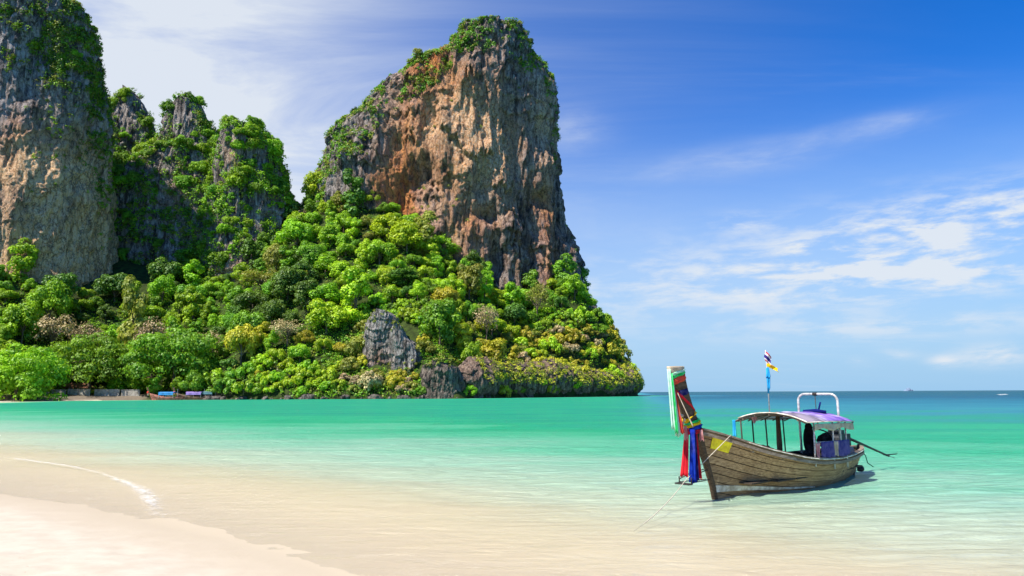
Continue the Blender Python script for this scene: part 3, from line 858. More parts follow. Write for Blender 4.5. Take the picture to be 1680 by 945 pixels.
# ------------------------------------------------------------------ trees
def make_crown(R, nl, per, leaf, seed, kind='broad', squash=0.8):
    global rng
    keep = rng; rng = np.random.default_rng(seed)
    if kind == 'umbrella':
        a = rng.uniform(0, 2 * math.pi, nl); r = R * 0.92 * np.sqrt(rng.uniform(0.0, 1, nl))
        zt = 0.42 * R * (1 - (r / R) ** 2) + rng.uniform(-0.62, 0.02, nl) * R
        c = np.stack([r * np.cos(a), r * np.sin(a), zt], -1)
        lr = R * rng.uniform(0.16, 0.26, nl); fl = 0.42
    elif kind == 'column':
        zt = rng.uniform(-1.3, 1.0, nl) * R; a = rng.uniform(0, 2 * math.pi, nl)
        r = R * 0.62 * np.sqrt(rng.uniform(0.1, 1, nl)) * np.clip(1.15 - np.abs(zt / R) * 0.45, 0.2, 1)
        c = np.stack([r * np.cos(a), r * np.sin(a), zt], -1); lr = R * rng.uniform(0.26, 0.42, nl); fl = 0.8
    else:
        d = rng.normal(size=(nl, 3)); d[:, 2] = np.abs(d[:, 2]) * 1.0 - 0.35; d /= np.linalg.norm(d, axis=1)[:, None]
        c = d * R * rng.uniform(0.45, 0.80, (nl, 1)); c[:, 2] *= squash
        lr = R * rng.uniform(0.20, 0.40, nl); fl = 0.78
    n_each = np.maximum(8, (per * nl * (lr ** 2) / (lr ** 2).sum())).astype(int)
    idx = np.repeat(np.arange(nl), n_each)
    d = rng.normal(size=(len(idx), 3)); d[:, 2] += 0.55; d /= np.linalg.norm(d, axis=1)[:, None]
    off = d * (lr[idx] * rng.uniform(0.62, 1.08, len(idx)))[:, None]; off[:, 2] *= fl
    nn = d + rng.normal(size=d.shape) * 0.27; nn[:, 2] += 0.30; nn /= np.linalg.norm(nn, axis=1)[:, None]
    P = c[idx] + off
    v = leaf_quads(P, nn, leaf * rng.uniform(0.55, 1.3, len(idx)))
    tint = np.clip(rng.uniform(0, 1, nl)[idx] * 0.70 + rng.uniform(0.05, 0.33, len(idx)), 0, 1)
    me = fast_mesh('crown', v, np.arange(len(v)).reshape(-1, 4), None, False, {'tint': np.repeat(tint, 4)})
    rng = keep
    return me, c, lr

def make_trunk(R, H, c, seed, r0, n_limb=7):
    rr = random.Random(seed); mb = MB()
    top = np.array([rr.uniform(-.08, .08) * R, rr.uniform(-.08, .08) * R, 0.0])
    base = np.array([0, 0, -H - 1.0])
    k = np.array([rr.uniform(-.1, .1) * H, rr.uniform(-.1, .1) * H, -H * 0.5])
    ts = np.linspace(0, 1, 7)[:, None]
    pts = (1 - ts) ** 2 * base + 2 * ts * (1 - ts) * k + ts ** 2 * top
    mb.tube(pts, np.linspace(r0, r0 * .5, 7), 8)
    order = sorted(range(len(c)), key=lambda i: rr.random())[:n_limb]
    for i in order:
        s = pts[rr.choice([3, 4, 5])]; e = c[i]; m = (s + e) / 2 + np.array([0, 0, 0.1 * R])
        q = np.array([s, (s + m) / 2 + np.array([0, 0, .03 * R]), m, (m + e) / 2, e])
        mb.tube(q, np.linspace(r0 * .42, r0 * .1, 5), 6)
    return mb.mesh('trunk', True)

VAR = {}
def variant(key, R, H, nl, per, leaf, seed, kind='broad', squash=0.8, r0=0.3, limbs=7):
    me, c, lr = make_crown(R, nl, per, leaf, seed, kind, squash)
    tk = make_trunk(R, H, c, seed, r0, limbs)
    tk.materials.append(M['bark']); me.materials.append(M['leaf_mid'])
    top = float(max(c[:, 2] + lr * 0.8))
    VAR[key] = dict(crown=me, trunk=tk, R=R, H=H, top=top)

for i in range(6):
    variant('broad%d' % i, 5.5, 4.0, 26 + 3 * i, 150, 0.44, 100 + i, squash=(0.85, 1.15, 0.95, 1.05, 0.8, 1.2)[i])
for i in range(2):
    variant('column%d' % i, 4.2, 6.0, 24, 140, 0.45, 130 + i, 'column')
for i in range(3):
    variant('umbrella%d' % i, 14.0, 9.5, 150, 90, 0.60, 150 + i, 'umbrella', r0=0.6, limbs=16)
for i in range(2):
    variant('sparse%d' % i, 5.5, 5.5, 34, 44, 0.34, 170 + i, r0=0.26, limbs=20)
for i in range(4):
    variant('shrub%d' % i, 3.2, 1.2, 15, 85, 0.42, 190 + i, squash=0.7, r0=0.12, limbs=6)

def place_tree(name, key, loc, scale, mat, label, group=None, cat='tree', rz=None, sz=None):
    v = VAR[key]
    root = empty(name, tuple(loc), random.random() * 6.28 if rz is None else rz, label=label, category=cat, group=group)
    root.scale = (scale, scale, sz or scale)
    cr = link('crown', v['crown'], root); cr.location = (0, 0, v['H'])
    cr.material_slots[0].link = 'OBJECT'; cr.material_slots[0].material = M[mat]
    tk = link('trunk', v['trunk'], root); tk.location = (0, 0, v['H'])
    return root

random.seed(5)
placed = []          # (x, y, radius)
def hero(name, key, pxx, Y, top_y, R, mat, label, sink=0.0):
    X = at_y(pxx, 600, Y)[0]
    zb = float(ridge_h(np.array([X]), np.array([Y]))[0]) - sink
    zt = at_y(pxx, top_y, Y)[2]
    v = VAR[key]; s = R / v['R']; sz = max(0.3, (zt - zb) / (v['H'] + v['top']))
    placed.append((X, Y, R * 0.8))
    return place_tree(name, key, (X, Y, zb), s, mat, label, sz=sz)

hero('rain_tree', 'umbrella0', 30, 268, 556, 17, 'leaf_bright', 'wide spreading rain tree overhanging the sand beside the picture edge')
hero('rain_tree', 'umbrella1', 150, 312, 540, 19, 'leaf_mid', 'wide umbrella crowned tree leaning over the concrete seawall')
hero('rain_tree', 'umbrella2', 285, 314, 530, 20, 'leaf_mid', 'broad umbrella crowned tree directly above the beached longtail boats')
hero('dry_tree', 'sparse0', 250, 329, 520, 11, 'leaf_brown', 'brown leafless looking tree behind the umbrella tree above the boats')
hero('dry_tree', 'sparse1', 85, 325, 512, 11, 'leaf_brown', 'brown dry crowned tree below the tan cliff wall')
hero('dry_tree', 'sparse0', 140, 331, 528, 9, 'leaf_brown', 'tan dry treetop peeking over the umbrella tree by the seawall')
hero('broadleaf_tree', 'column0', 215, 333, 452, 9.5, 'leaf_olive', 'tall dark olive tree at the corner of the tan cliff')
hero('broadleaf_tree', 'broad1', 75, 336, 458, 10, 'leaf_bright', 'lush bright green tree against the tan cliff wall')
hero('broadleaf_tree', 'broad4', 445, 372, 398, 8, 'leaf_olive', 'lone olive treetop standing against the dark mountain foot')
hero('dry_tree', 'sparse1', 425, 358, 440, 14, 'leaf_olive', 'wide grey brown tree under the lone olive treetop')
hero('broadleaf_tree', 'broad2', 410, 345, 475, 10, 'leaf_dark', 'dense dark green tree below the wide grey brown tree')
hero('broadleaf_tree', 'broad5', 660, 350, 440, 11, 'leaf_dark', 'large round dark green tree in the middle of the slope')
hero('broadleaf_tree', 'broad1', 533, 336, 464, 9, 'leaf_bright', 'large round bright green tree half way up the slope')
hero('broadleaf_tree', 'column1', 690, 384, 345, 11, 'leaf_olive', 'pale spreading tree with bare trunk at the foot of the tower cave')
hero('broadleaf_tree', 'broad3', 605, 425, 296, 8, 'leaf_dark', 'dark tree tucked against the left foot of the tallest tower')
hero('dry_tree', 'sparse0', 470, 318, 522, 9, 'leaf_brown', 'brown dry tree among the greenery above the shore')
hero('dry_tree', 'sparse1', 797, 342, 495, 7, 'leaf_brown', 'small brown dry tree in the bright green slope')
hero('dry_tree', 'sparse0', 882, 391, 462, 9, 'leaf_olive', 'tan dry tree just under the foot of the tallest tower')
hero('broadleaf_tree', 'broad0', 730, 345, 470, 7, 'leaf_yellow', 'yellow green tree beside the large round dark tree')
hero('broadleaf_tree', 'broad2', 395, 312, 530, 8, 'leaf_yellow', 'yellow tinged tree at the right of the umbrella trees')
hero('broadleaf_tree', 'broad1', 985, 398, 530, 6, 'leaf_mid', 'rounded green tree nearest the seaward edge of the headland')

def in_cliff(X, Y):
    r = (np.abs((X + 40) / 86) ** 2.4 + np.abs((Y - 468) / 66) ** 2.4) < 1
    r |= (np.abs((X + 317) / 118) ** 2.2 + np.abs((Y - 396) / 55) ** 2.2) < 1
    r |= (X < -140) & (Y > 412)
    return r

PH = {'bright': 'bright green', 'mid': 'fresh green', 'dark': 'dark green', 'lime': 'lime green', 'yellow': 'yellow green', 'olive': 'dull olive', 'brown': 'dry brown'}
LM = [(60, 'beside the picture edge'), (125, 'in front of the tan cliff'), (200, 'behind the seawall'), (290, 'behind the umbrella tree over the boats'), (370, 'under the shadowed gully'),
      (450, 'below the draped dome'), (520, 'under the gap left of the tower'), (600, 'left of the grey outcrop'), (695, 'in line with the grey outcrop'), (770, 'above the dark fluted rock'),
      (870, 'below the tower face'), (960, 'under the right edge of the tower'), (9999, 'at the seaward tip of the headland')]
def region(px, py):
    lm = next(t for q, t in LM if px < q)
    return ('by the shore' if py > 590 else 'low on the slope' if py > 520 else 'half way up' if py > 440 else 'high up') + ' ' + lm

def leaf_for(px, py, r):
    if px > 850 and py > 545: w = [('yellow', .55), ('olive', .17), ('brown', .08), ('lime', .20)]
    elif px > 740 and py > 545: w = [('yellow', .35), ('lime', .25), ('olive', .2), ('bright', .2)]
    elif 560 < px <= 740 and py > 540: w = [('olive', .42), ('yellow', .30), ('mid', .13), ('brown', .15)]
    elif 420 < px <= 560 and py > 560: w = [('lime', .62), ('bright', .28), ('yellow', .1)]
    elif px < 370: w = [('bright', .52), ('mid', .33), ('dark', .10), ('brown', .05)]
    elif px < 520: w = [('mid', .4), ('bright', .3), ('dark', .25), ('brown', .05)]
    else: w = [('bright', .44), ('mid', .18), ('lime', .27), ('dark', .06), ('olive', .05)]
    for kx, q in w:
        if r < q: return kx
        r -= q
    return w[-1][0]

rs = np.random.default_rng(19)
cand = np.stack([rs.uniform(-262, 72, 26000), rs.uniform(238, 452, 26000)], -1)
cd_ = sd_head(cand[:, 0], cand[:, 1]); cz = ridge_h(cand[:, 0], cand[:, 1]); cc = in_cliff(cand[:, 0], cand[:, 1])
ok = (cd_ > 0.8) & ~cc & ((cz > 1.5) | (cand[:, 0] > -155)) & ((cd_ > 16) | (cand[:, 0] > -158))
cand, cd_, cz = cand[ok], cd_[ok], cz[ok]
cx_, cy_ = pix(np.concatenate([cand, cz[:, None]], 1))
vis = (cx_ > -15) & (cx_ < 1075)
cand, cd_, cz, cx_, cy_ = cand[vis], cd_[vis], cz[vis], cx_[vis], cy_[vis]
n_tree = 0; n_shrub = 0
grid_used = np.array([(a, b, c) for a, b, c in placed])
for i in range(len(cand)):
    X, Y = cand[i]; z = cz[i]; px_, py_ = cx_[i], cy_[i]
    tip = px_ > 850 and py_ > 515
    shore = (cd_[i] < 10 and px_ > 340) or (340 < px_ < 700 and py_ > 600)
    outc = 585 < px_ < 700 and 500 < py_ < 640
    sea_c = 690 < px_ < 765 and py_ > 590
    is_shrub = tip or shore or outc
    if sea_c or (600 < px_ < 694 and 530 < py_ < 616): continue
    if is_shrub:
        if n_shrub >= 290: continue
        R = 2.4 + 4.2 * rs.random() ** 1.5
    else:
        if n_tree >= 285: continue
        R = 4.2 + 7.0 * rs.random() ** 1.7
    dd = np.hypot(grid_used[:, 0] - X, grid_used[:, 1] - Y)
    if (dd < (grid_used[:, 2] + R) * (0.40 if is_shrub else 0.58)).any(): continue
    lf = leaf_for(px_, py_, rs.random())
    grid_used = np.vstack([grid_used, (X, Y, R)])
    rg = region(px_, py_)
    sw = ('small ' if R < 3.0 else 'large ' if R > 4.8 else '') if is_shrub else ('small ' if R < 5.2 else 'large ' if R > 8 else '')
    if is_shrub:
        n_shrub += 1
        key = 'shrub%d' % rs.integers(4)
        s = R / 3.2
        place_tree('shrub', key, (X, Y, z - 0.3), s, 'leaf_' + lf, '%s%s leafy shrub %s' % (sw, PH[lf], rg), '%s%s shrubs %s' % (sw, PH[lf], rg), 'shrub', sz=s * rs.uniform(.9, 1.4))
    else:
        n_tree += 1
        key = 'sparse%d' % rs.integers(2) if lf == 'brown' else ('column%d' % rs.integers(2) if rs.random() < .22 else 'broad%d' % rs.integers(6))
        s = R / VAR[key]['R']
        place_tree('jungle_tree', key, (X, Y, z - 0.5), s, 'leaf_' + lf, '%s%s jungle tree %s' % (sw, PH[lf], rg), '%s%s jungle trees %s' % (sw, PH[lf], rg), 'tree', sz=s * rs.uniform(0.85, 1.25))
print('trees', n_tree, 'shrubs', n_shrub)

# undergrowth between the trunks and hanging over the water's edge
ug = np.stack([rs.uniform(-255, 70, 16000), rs.uniform(245, 450, 16000)], -1)
ud = sd_head(ug[:, 0], ug[:, 1]); uz = ridge_h(ug[:, 0], ug[:, 1])
okk = (ud > 1.0) & ~in_cliff(ug[:, 0], ug[:, 1]) & ~((ud < 16) & (ug[:, 0] < -150))
ug, uz = ug[okk], uz[okk]
P = np.concatenate([ug, (uz + 0.6)[:, None]], 1)[:5200]
ux, uy = pix(P)
ex = np.stack([rs.uniform(-95, -15, 2500), rs.uniform(294, 330, 2500)], -1); ez = ridge_h(ex[:, 0], ex[:, 1]); P = np.concatenate([P, np.concatenate([ex, (ez + .5)[:, None]], 1)[sd_head(ex[:, 0], ex[:, 1]) > .3][:1500]]); ux, uy = pix(P)
P = P[~((600 < ux) & (ux < 690) & (525 < uy) & (uy < 606)) & ~((690 < ux) & (ux < 762) & (uy > 596)) & ~((ux > 762) & (uy > 622))]
hh = rs.random(len(P))
scrub('undergrowth', [(P[hh < .45], rs.uniform(1.0, 2.4, (hh < .45).sum()), 18, 0.6, M['leaf_mid']), (P[(hh >= .45) & (hh < .75)], rs.uniform(1.0, 2.2, ((hh >= .45) & (hh < .75)).sum()), 18, 0.6, M['leaf_bright']),
                      (P[hh >= .75], rs.uniform(1.0, 2.2, (hh >= .75).sum()), 18, 0.6, M['leaf_olive'])], label='tangled green undergrowth between the trees of the slope', category='undergrowth')

# --- low limestone faces at the water's edge
outc = empty('limestone_outcrop', tuple(at_y(640, 600, 306)), label='pale grey craggy rock outcrop rising out of the greenery near the shore', category='rock')
oV = []
for (l_, r_, yf, sd) in (([(600, 660), (601, 600), (603, 560), (606, 535), (612, 518), (622, 509)], [(622, 509), (640, 513), (650, 522), (655, 540), (658, 570), (662, 660)], 307, 71),
                         ([(640, 660), (642, 580), (646, 545), (652, 530)], [(652, 530), (664, 538), (672, 556), (684, 566), (692, 584), (696, 660)], 304, 74)):
    o, v_, n_ = make_cliff('rock_face', l_, r_, yf, [(0, 14), (30, 10), (45, 6)], 0.0, None, M['rock_small'], n_front=150, dz=0.28, amp=0.30, seed=sd, expo=2.6, back=20, ns=2.8, stains=[(625, 590, 5, 5, .7)])
    o.parent = outc; o.location = -outc.location; oV.append(v_)
oV = np.concatenate(oV)
o, sV, sN = make_cliff('sea_cliff', [(686, 664), (690, 650), (693, 620), (700, 600), (716, 592)], [(716, 592), (742, 590), (756, 604), (762, 625), (764, 650), (768, 664)],
    291.5, [(-4, 14), (12, 12), (18, 8)], -2.5, None, M['rock_sea'], n_front=170, dz=0.22, amp=0.30, seed=72, expo=2.4, back=20, ns=3.0,
    label='dark fluted rock face standing in the water below the grey outcrop', category='rock')

def shore_cliff():
    """undercut limestone band along the seaward shore of the headland"""
    path = np.array([(-24, 298), (-16, 302.5), (0, 321), (22, 344), (45, 367), (62, 387), (68, 397.5), (75, 414.5), (80, 440), (83, 475)], float)
    seg = np.r_[0, np.cumsum(np.hypot(*np.diff(path, axis=0).T))]
    u = np.linspace(0, seg[-1], 520)
    cx2 = np.interp(u, seg, path[:, 0]); cy2 = np.interp(u, seg, path[:, 1])
    tx, ty = np.gradient(cx2), np.gradient(cy2); ln = np.hypot(tx, ty); tx, ty = tx / ln, ty / ln
    kk = np.ones(25) / 25
    tx = np.convolve(np.pad(tx, 12, 'edge'), kk, 'valid'); ty = np.convolve(np.pad(ty, 12, 'edge'), kk, 'valid')
    nx, ny = ty, -tx
    zs = np.linspace(-2.5, 17.5, 92)
    prof = lerp_tab(zs, [(-3, -1.0), (0, -1.6), (1.2, -2.2), (3.0, -0.6), (6, 1.0), (9, 1.3), (13, -0.2), (15, -2.5), (17.5, -7)])
    U, Zz = np.meshgrid(u, zs)
    hgt = 1.0 + 0.30 * fbm(U / 18, 0 * U, 0 * U, 2, 91) - 0.35 * sstep(U, 12, 0)
    d = prof[:, None] + 1.5 * (1 - np.abs(fbm(U / 5, Zz / 22, 0 * U, 3, 92)) * 2.2) + 0.8 * fbm(U / 1.6, Zz / 5, 0 * U, 3, 93) + 1.8 * fbm(U / 15, Zz / 30, 0 * U, 2, 94) - 1.0
    ph = Zz / 5 + 0.8 * fbm(U / 9, Zz / 20, 0 * U, 2, 95) + .4 * fbm(U / 1.5, Zz / 9, 0 * U, 2, 96); fr = ph - np.floor(ph)
    d = d + 1.1 * (1 - fr) * sstep(fr, 0, .06)
    V = np.stack([cx2 + nx * d, cy2 + ny * d, np.where(Zz > 0, Zz * hgt, Zz)], -1)
    me = fast_mesh('sea_cliff', V.reshape(-1, 3), grid_quads(len(u), len(zs)), None, True, {'stain': np.full(V.shape[0] * V.shape[1], .16), 'pale': np.zeros(V.shape[0] * V.shape[1])})
    link('sea_cliff', me, None, M['rock_sea'], label='undercut dark limestone cliff band round the tip of the headland', category='rock')
    return V
scV = shore_cliff()
tp = scV[44:90, 30:].reshape(-1, 3); tp = tp[rs.integers(0, len(tp), 1200)] + rs.normal(size=(1200, 3)) * .6
hh = rs.random(len(tp))
so = np.concatenate([oV[(oV[:, 2] > 30) | (oV[:, 2] < 17)][::37], sV[sV[:, 2] > 13.5][::23]])
so = so[rs.integers(0, len(so), 210)]
scrub('rock_edge_scrub', [(tp[hh < .5], rs.uniform(.8, 2.0, (hh < .5).sum()), 26, .5, M['leaf_yellow']), (tp[hh >= .5], rs.uniform(.8, 1.8, (hh >= .5).sum()), 26, .5, M['leaf_olive']),
                          (so, rs.uniform(.5, 1.3, len(so)), 22, .45, M['leaf_olive'])], label='yellowing scrub hanging over the dark rock band by the sea', category='scrub')

# small trees rooted on the cliffs and on the mountain
def cliff_trees(V, N, A, weight, count, rmin, rmax, mats, where, grp):
    w = np.clip(weight, 0, None) * A; w = w / w.sum(); used = []
    for i in rs.choice(len(V), count * 6, p=w):
        if len(used) >= count: break
        p = V[i]; R = rmin + (rmax - rmin) * rs.random() ** 1.6
        if any(np.linalg.norm(p - q) < (R + r) * .55 for q, r in used): continue
        used.append((p, R))
        key = 'shrub%d' % rs.integers(4) if R < 2.8 else 'broad%d' % rs.integers(6)
        mt = mats[rs.integers(len(mats))]; s_ = R / VAR[key]['R']
        qx, qy = proj(p); hgt = 'high on' if qy < 200 else 'midway on' if qy < 330 else 'low on'
        sw = 'small ' if R < rmin + .3 * (rmax - rmin) else ''
        place_tree('cliff_tree', key, p + np.array([0, 0.5, -1.2 * s_ * VAR[key]['H'] * .5]), s_, 'leaf_' + mt, '%s%s tree rooted %s %s' % (sw, PH[mt], hgt, where(qx)), '%s%s trees %s %s' % (sw, PH[mt], hgt, grp), 'tree')
mx_, my_ = pix(mV)
bare2 = gpx(mx_, my_, [(207, 185, 18, 26, 1.4), (303, 195, 26, 34, 1.4), (380, 245, 14, 20, 1.2), (280, 320, 26, 24, .7), (380, 445, 14, 40, .8), (462, 370, 8, 40, .9)])
cliff_trees(mV, mN, mA, np.clip(1 - bare2, 0, 1) * np.clip(mN[:, 2] + .35, 0, 1) * (my_ < 480) * (mN[:, 1] < .4) * (.5 + 1.2 * sstep(mx_, 300, 380)), 290, 2.8, 8.2, ['mid', 'bright', 'mid', 'bright'],
            lambda x: 'the draped mountain beside the left cliff' if x < 240 else 'the middle of the draped mountain' if x < 350 else 'the rounded dome of the draped mountain', 'the draped mountain')
tx_, ty_ = pix(tV)
cliff_trees(tV, tN, TA, wt_top * np.clip(tN[:, 2] + .3, 0, 1), 46, 2.0, 3.8, ['mid', 'olive', 'dark', 'bright'],
            lambda x: 'the left shoulder of the tallest tower' if x < 700 else 'the summit of the tallest tower', 'the tallest tower')
cliff_trees(lV, lN, LA, wt_left * np.clip(lN[:, 2] + .3, 0, 1), 40, 1.8, 4.0, ['mid', 'olive', 'dark', 'bright'],
            lambda x: 'the cliff cut by the picture edge' if x < 90 else 'the shaded flank of the left cliff', 'the left cliff')

# dark boulders along the waterline
bm = [MB().blob((0, 0, 0), (1, .8, .75), 300 + i, .75, 16, 11).mesh('shore_boulder', True) for i in range(4)]
for m_ in bm:
    m_.materials.append(M['rock_sea'])
for i in range(46):
    t = i / 45; X = -152 + 128 * t + rs.uniform(-1.2, 1.2); Y = float(np.interp(X, [-163, -120, -90, -55, -22], [299, 297, 295, 294, 292])) + rs.uniform(-.6, 1.2)
    R = 0.8 + 2.0 * rs.random() ** 2
    qx = proj((X, Y, 0))[0]
    b = link('shore_boulder', bm[rs.integers(4)], None, None, label='%sdark boulder at the waterline %s' % ('large ' if R > 1.6 else 'small ', 'beside the driftwood' if qx < 400 else 'under the lime green shrubs' if qx < 520 else 'left of the grey outcrop' if qx < 600 else 'in front of the grey outcrop'), category='boulder', group='waterline boulders ' + ('beside the driftwood' if qx < 400 else 'under the lime shrubs' if qx < 520 else 'left of the outcrop' if qx < 600 else 'before the outcrop') + (', large' if R > 1.6 else ', small'))
    b.location = (X, Y, R * .12); b.scale = (R * 1.25, R, R); b.rotation_euler = (0, 0, rs.uniform(0, 6.28))

# ------------------------------------------------------------------ longtail boat lying in the shallows
M['plank'] = mat_wood('weathered_planks', (0.64, 0.40, 0.19), (0.19, 0.105, 0.05), (0.33, 0.19, 0.08))
M['rail'] = mat_wood('rail_wood', (0.46, 0.37, 0.27), (0.14, 0.095, 0.065), (0.20, 0.14, 0.09))
M['prow'] = mat_wood('prow_wood', (0.20, 0.125, 0.065), (0.055, 0.034, 0.02), (0.09, 0.06, 0.035))
M['dark_wood'] = mat_wood('dark_wood', (0.12, 0.085, 0.055), (0.035, 0.026, 0.02), (0.05, 0.04, 0.03))

def mat_cloth(name, col, col2=None, rough=0.8, fold=6.0, trans=0.25):
    m, k, out = new_mat(name)
    p = objco(k)
    n = k.noise(p, fold, 4, 0.6); f = k.noise(p, 60, 3, 0.6)
    c = k.mix(k.smooth(n, 0.38, 0.66), col, col2 or tuple(q * 0.72 for q in col))
    c = k.mix(k.smooth(f, 0.5, 0.8, 0, 0.25), c, tuple(q * 0.6 for q in col))
    c = k.mix(k.smooth(k.noise(p, 2.5, 5, 0.6), 0.52, 0.75, 0, 0.35), c, tuple(min(1, q * 0.7 + 0.25) for q in col))
    b = k.new('ShaderNodeBsdfDiffuse'); k.put(b.inputs[0], c); k.put(b.inputs['Normal'], k.bump(f, 0.3, 0.004))
    t = k.new('ShaderNodeBsdfTranslucent'); k.put(t.inputs[0], c)
    mx = k.new('ShaderNodeMixShader'); mx.inputs[0].default_value = trans
    k.l.new(b.outputs[0], mx.inputs[1]); k.l.new(t.outputs[0], mx.inputs[2]); k.l.new(mx.outputs[0], out.inputs[0])
    return m

M['green_cloth'] = mat_cloth('green_cloth', (0.02, 0.62, 0.13), (0.10, 0.72, 0.26))
M['mint_cloth'] = mat_cloth('mint_cloth', (0.42, 0.80, 0.58), (0.66, 0.88, 0.74))
M['red_cloth'] = mat_cloth('red_cloth', (0.72, 0.035, 0.045), (0.62, 0.02, 0.05))
M['coral_cloth'] = mat_cloth('coral_cloth', (0.75, 0.11, 0.06), (0.70, 0.05, 0.05))
M['blue_cloth'] = mat_cloth('blue_cloth', (0.012, 0.035, 0.40), (0.02, 0.07, 0.52))
M['navy_cloth'] = mat_cloth('navy_cloth', (0.015, 0.02, 0.16))
M['yellow_cloth'] = mat_cloth('yellow_cloth', (0.80, 0.62, 0.02), (0.85, 0.50, 0.01))
M['cream_cloth'] = mat_cloth('cream_cloth', (0.66, 0.56, 0.42), (0.50, 0.40, 0.27))
M['pink_cloth'] = mat_cloth('pink_cloth', (0.66, 0.25, 0.26), (0.72, 0.45, 0.42))
M['sky_cloth'] = mat_cloth('sky_cloth', (0.03, 0.36, 0.72), (0.05, 0.48, 0.80))
M['black_cloth'] = mat_cloth('black_cloth', (0.012, 0.012, 0.014), (0.02, 0.02, 0.022), trans=0.0)
M['curtain'] = mat_cloth('purple_curtain', (0.085, 0.075, 0.26), (0.16, 0.13, 0.34))
M['steel'] = mat_simple('galvanised_pipe', (0.62, 0.60, 0.56), 0.45, 0.35, 9, 0.2, metal=0.35)
M['rust'] = mat_simple('dark_iron', (0.055, 0.045, 0.04), 0.6, 0.5, 14, 0.3, metal=0.5)
M['engine'] = mat_simple('engine_paint', (0.035, 0.04, 0.045), 0.5, 0.5, 12, 0.2, metal=0.4)
M['pole'] = mat_simple('painted_pole', (0.55, 0.53, 0.50), 0.6, 0.4, 10, 0.1)
M['white_paint'] = mat_simple('chalky_white_paint', (0.74, 0.69, 0.58), 0.7, 0.35, 5, 0.3, dark=(0.36, 0.28, 0.19))
M['yellow_paint'] = mat_simple('worn_yellow_paint', (0.88, 0.68, 0.01), 0.6, 0.3, 7, 0.3, dark=(0.66, 0.47, 0.01))
M['rope'] = mat_simple('rope', (0.58, 0.50, 0.38), 0.9, 0.3, 40)
M['green_rope'] = mat_simple('green_rope', (0.03, 0.20, 0.10), 0.8, 0.3, 40)

def mat_canopy():
    m, k, out = new_mat('purple_tarpaulin')
    p = objco(k)
    w = k.noise(k.scale(p, (1.0, 0.35, 1)), 3.0, 6, 0.65, 0.6); n = k.noise(p, 1.1, 3, 0.5)
    c = k.mix(k.smooth(w, 0.40, 0.62), (0.10, 0.035, 0.28), (0.28, 0.16, 0.50))
    c = k.mix(k.smooth(n, 0.48, 0.64, 0, 0.85), c, (0.62, 0.55, 0.70))
    sx = k.new('ShaderNodeSeparateXYZ'); k.put(sx.inputs[0], p)
    c = k.mix(k.smooth(k.m('ADD', sx.outputs[0], k.m('MULTIPLY', w, 0.8)), 4.75, 4.25), c, k.mix(k.smooth(w, 0.4, 0.6), (0.12, 0.09, 0.11), (0.30, 0.25, 0.29)))
    f = k.noise(p, 45, 3, 0.6)
    b = k.new('ShaderNodeBsdfPrincipled'); k.put(b.inputs['Base Color'], c); b.inputs['Roughness'].default_value = 0.55
    k.put(b.inputs['Normal'], k.bump(f, 0.25, 0.01)); k.l.new(b.outputs[0], out.inputs[0])
    return m
M['canopy'] = mat_canopy()

def mat_flag():
    m, k, out = new_mat('striped_flag')
    v = k.attr('tint')
    c = k.ramp(v, [(0.0, (0.62, 0.03, 0.06)), (0.17, (0.80, 0.76, 0.76)), (0.34, (0.06, 0.04, 0.25)), (0.66, (0.80, 0.76, 0.76)), (0.83, (0.62, 0.03, 0.06))], 'CONSTANT')
    b = k.new('ShaderNodeBsdfDiffuse'); k.put(b.inputs[0], c)
    t = k.new('ShaderNodeBsdfTranslucent'); k.put(t.inputs[0], c)
    mx = k.new('ShaderNodeMixShader'); mx.inputs[0].default_value = 0.35
    k.l.new(b.outputs[0], mx.inputs[1]); k.l.new(t.outputs[0], mx.inputs[2]); k.l.new(mx.outputs[0], out.inputs[0])
    return m
M['flag'] = mat_flag()

HB = [(0, .03), (.07, .22), (.14, .44), (.21, .62), (.32, .84), (.5, .89), (.63, .86), (.76, .71), (.88, .49), (.95, .31), (1, .06)]
HG = [(0, 1.58), (.07, 1.44), (.14, 1.27), (.21, 1.10), (.27, .98), (.32, .90), (.40, .785), (.5, .70), (.63, .66), (.76, .68), (.94, .73), (1, .76)]
HK = [(0, -.12), (.1, -.24), (.25, -.33), (.6, -.35), (.85, -.22), (1, -.02)]
def smooth_tab(u, tab):
    u = np.asarray(u, float); r = 0
    for d in (-.03, -.015, 0, .015, .03):
        r = r + lerp_tab(np.clip(u + d, 0, 1), tab)
    return r / 5
def hull_pt(u, v, side, inset=0.0):
    """u stem->stern, v keel->rail, side -1 = camera side"""
    u = np.asarray(u, float); v = np.asarray(v, float)
    s0 = .52 - .10 * v - .44 * v ** 1.6; s1 = 7.45 + .52 * v
    s = s0 + u * (s1 - s0)
    bg = lerp_tab(u, HB) if u.size < 2 else smooth_tab(u, HB)
    zg = smooth_tab(u, HG); zk = smooth_tab(u, HK)
    p = lerp_tab(u, [(0, 1.15), (.15, .95), (.35, .58), (.6, .48), (.85, .62), (1, .9)])
    q = lerp_tab(u, [(0, 1.0), (.3, 1.15), (.6, 1.3), (1, 1.1)])
    y = side * np.maximum(bg * v ** p - inset, 0.004)
    return np.stack([s, y, zk + (zg - zk) * v ** q], -1)

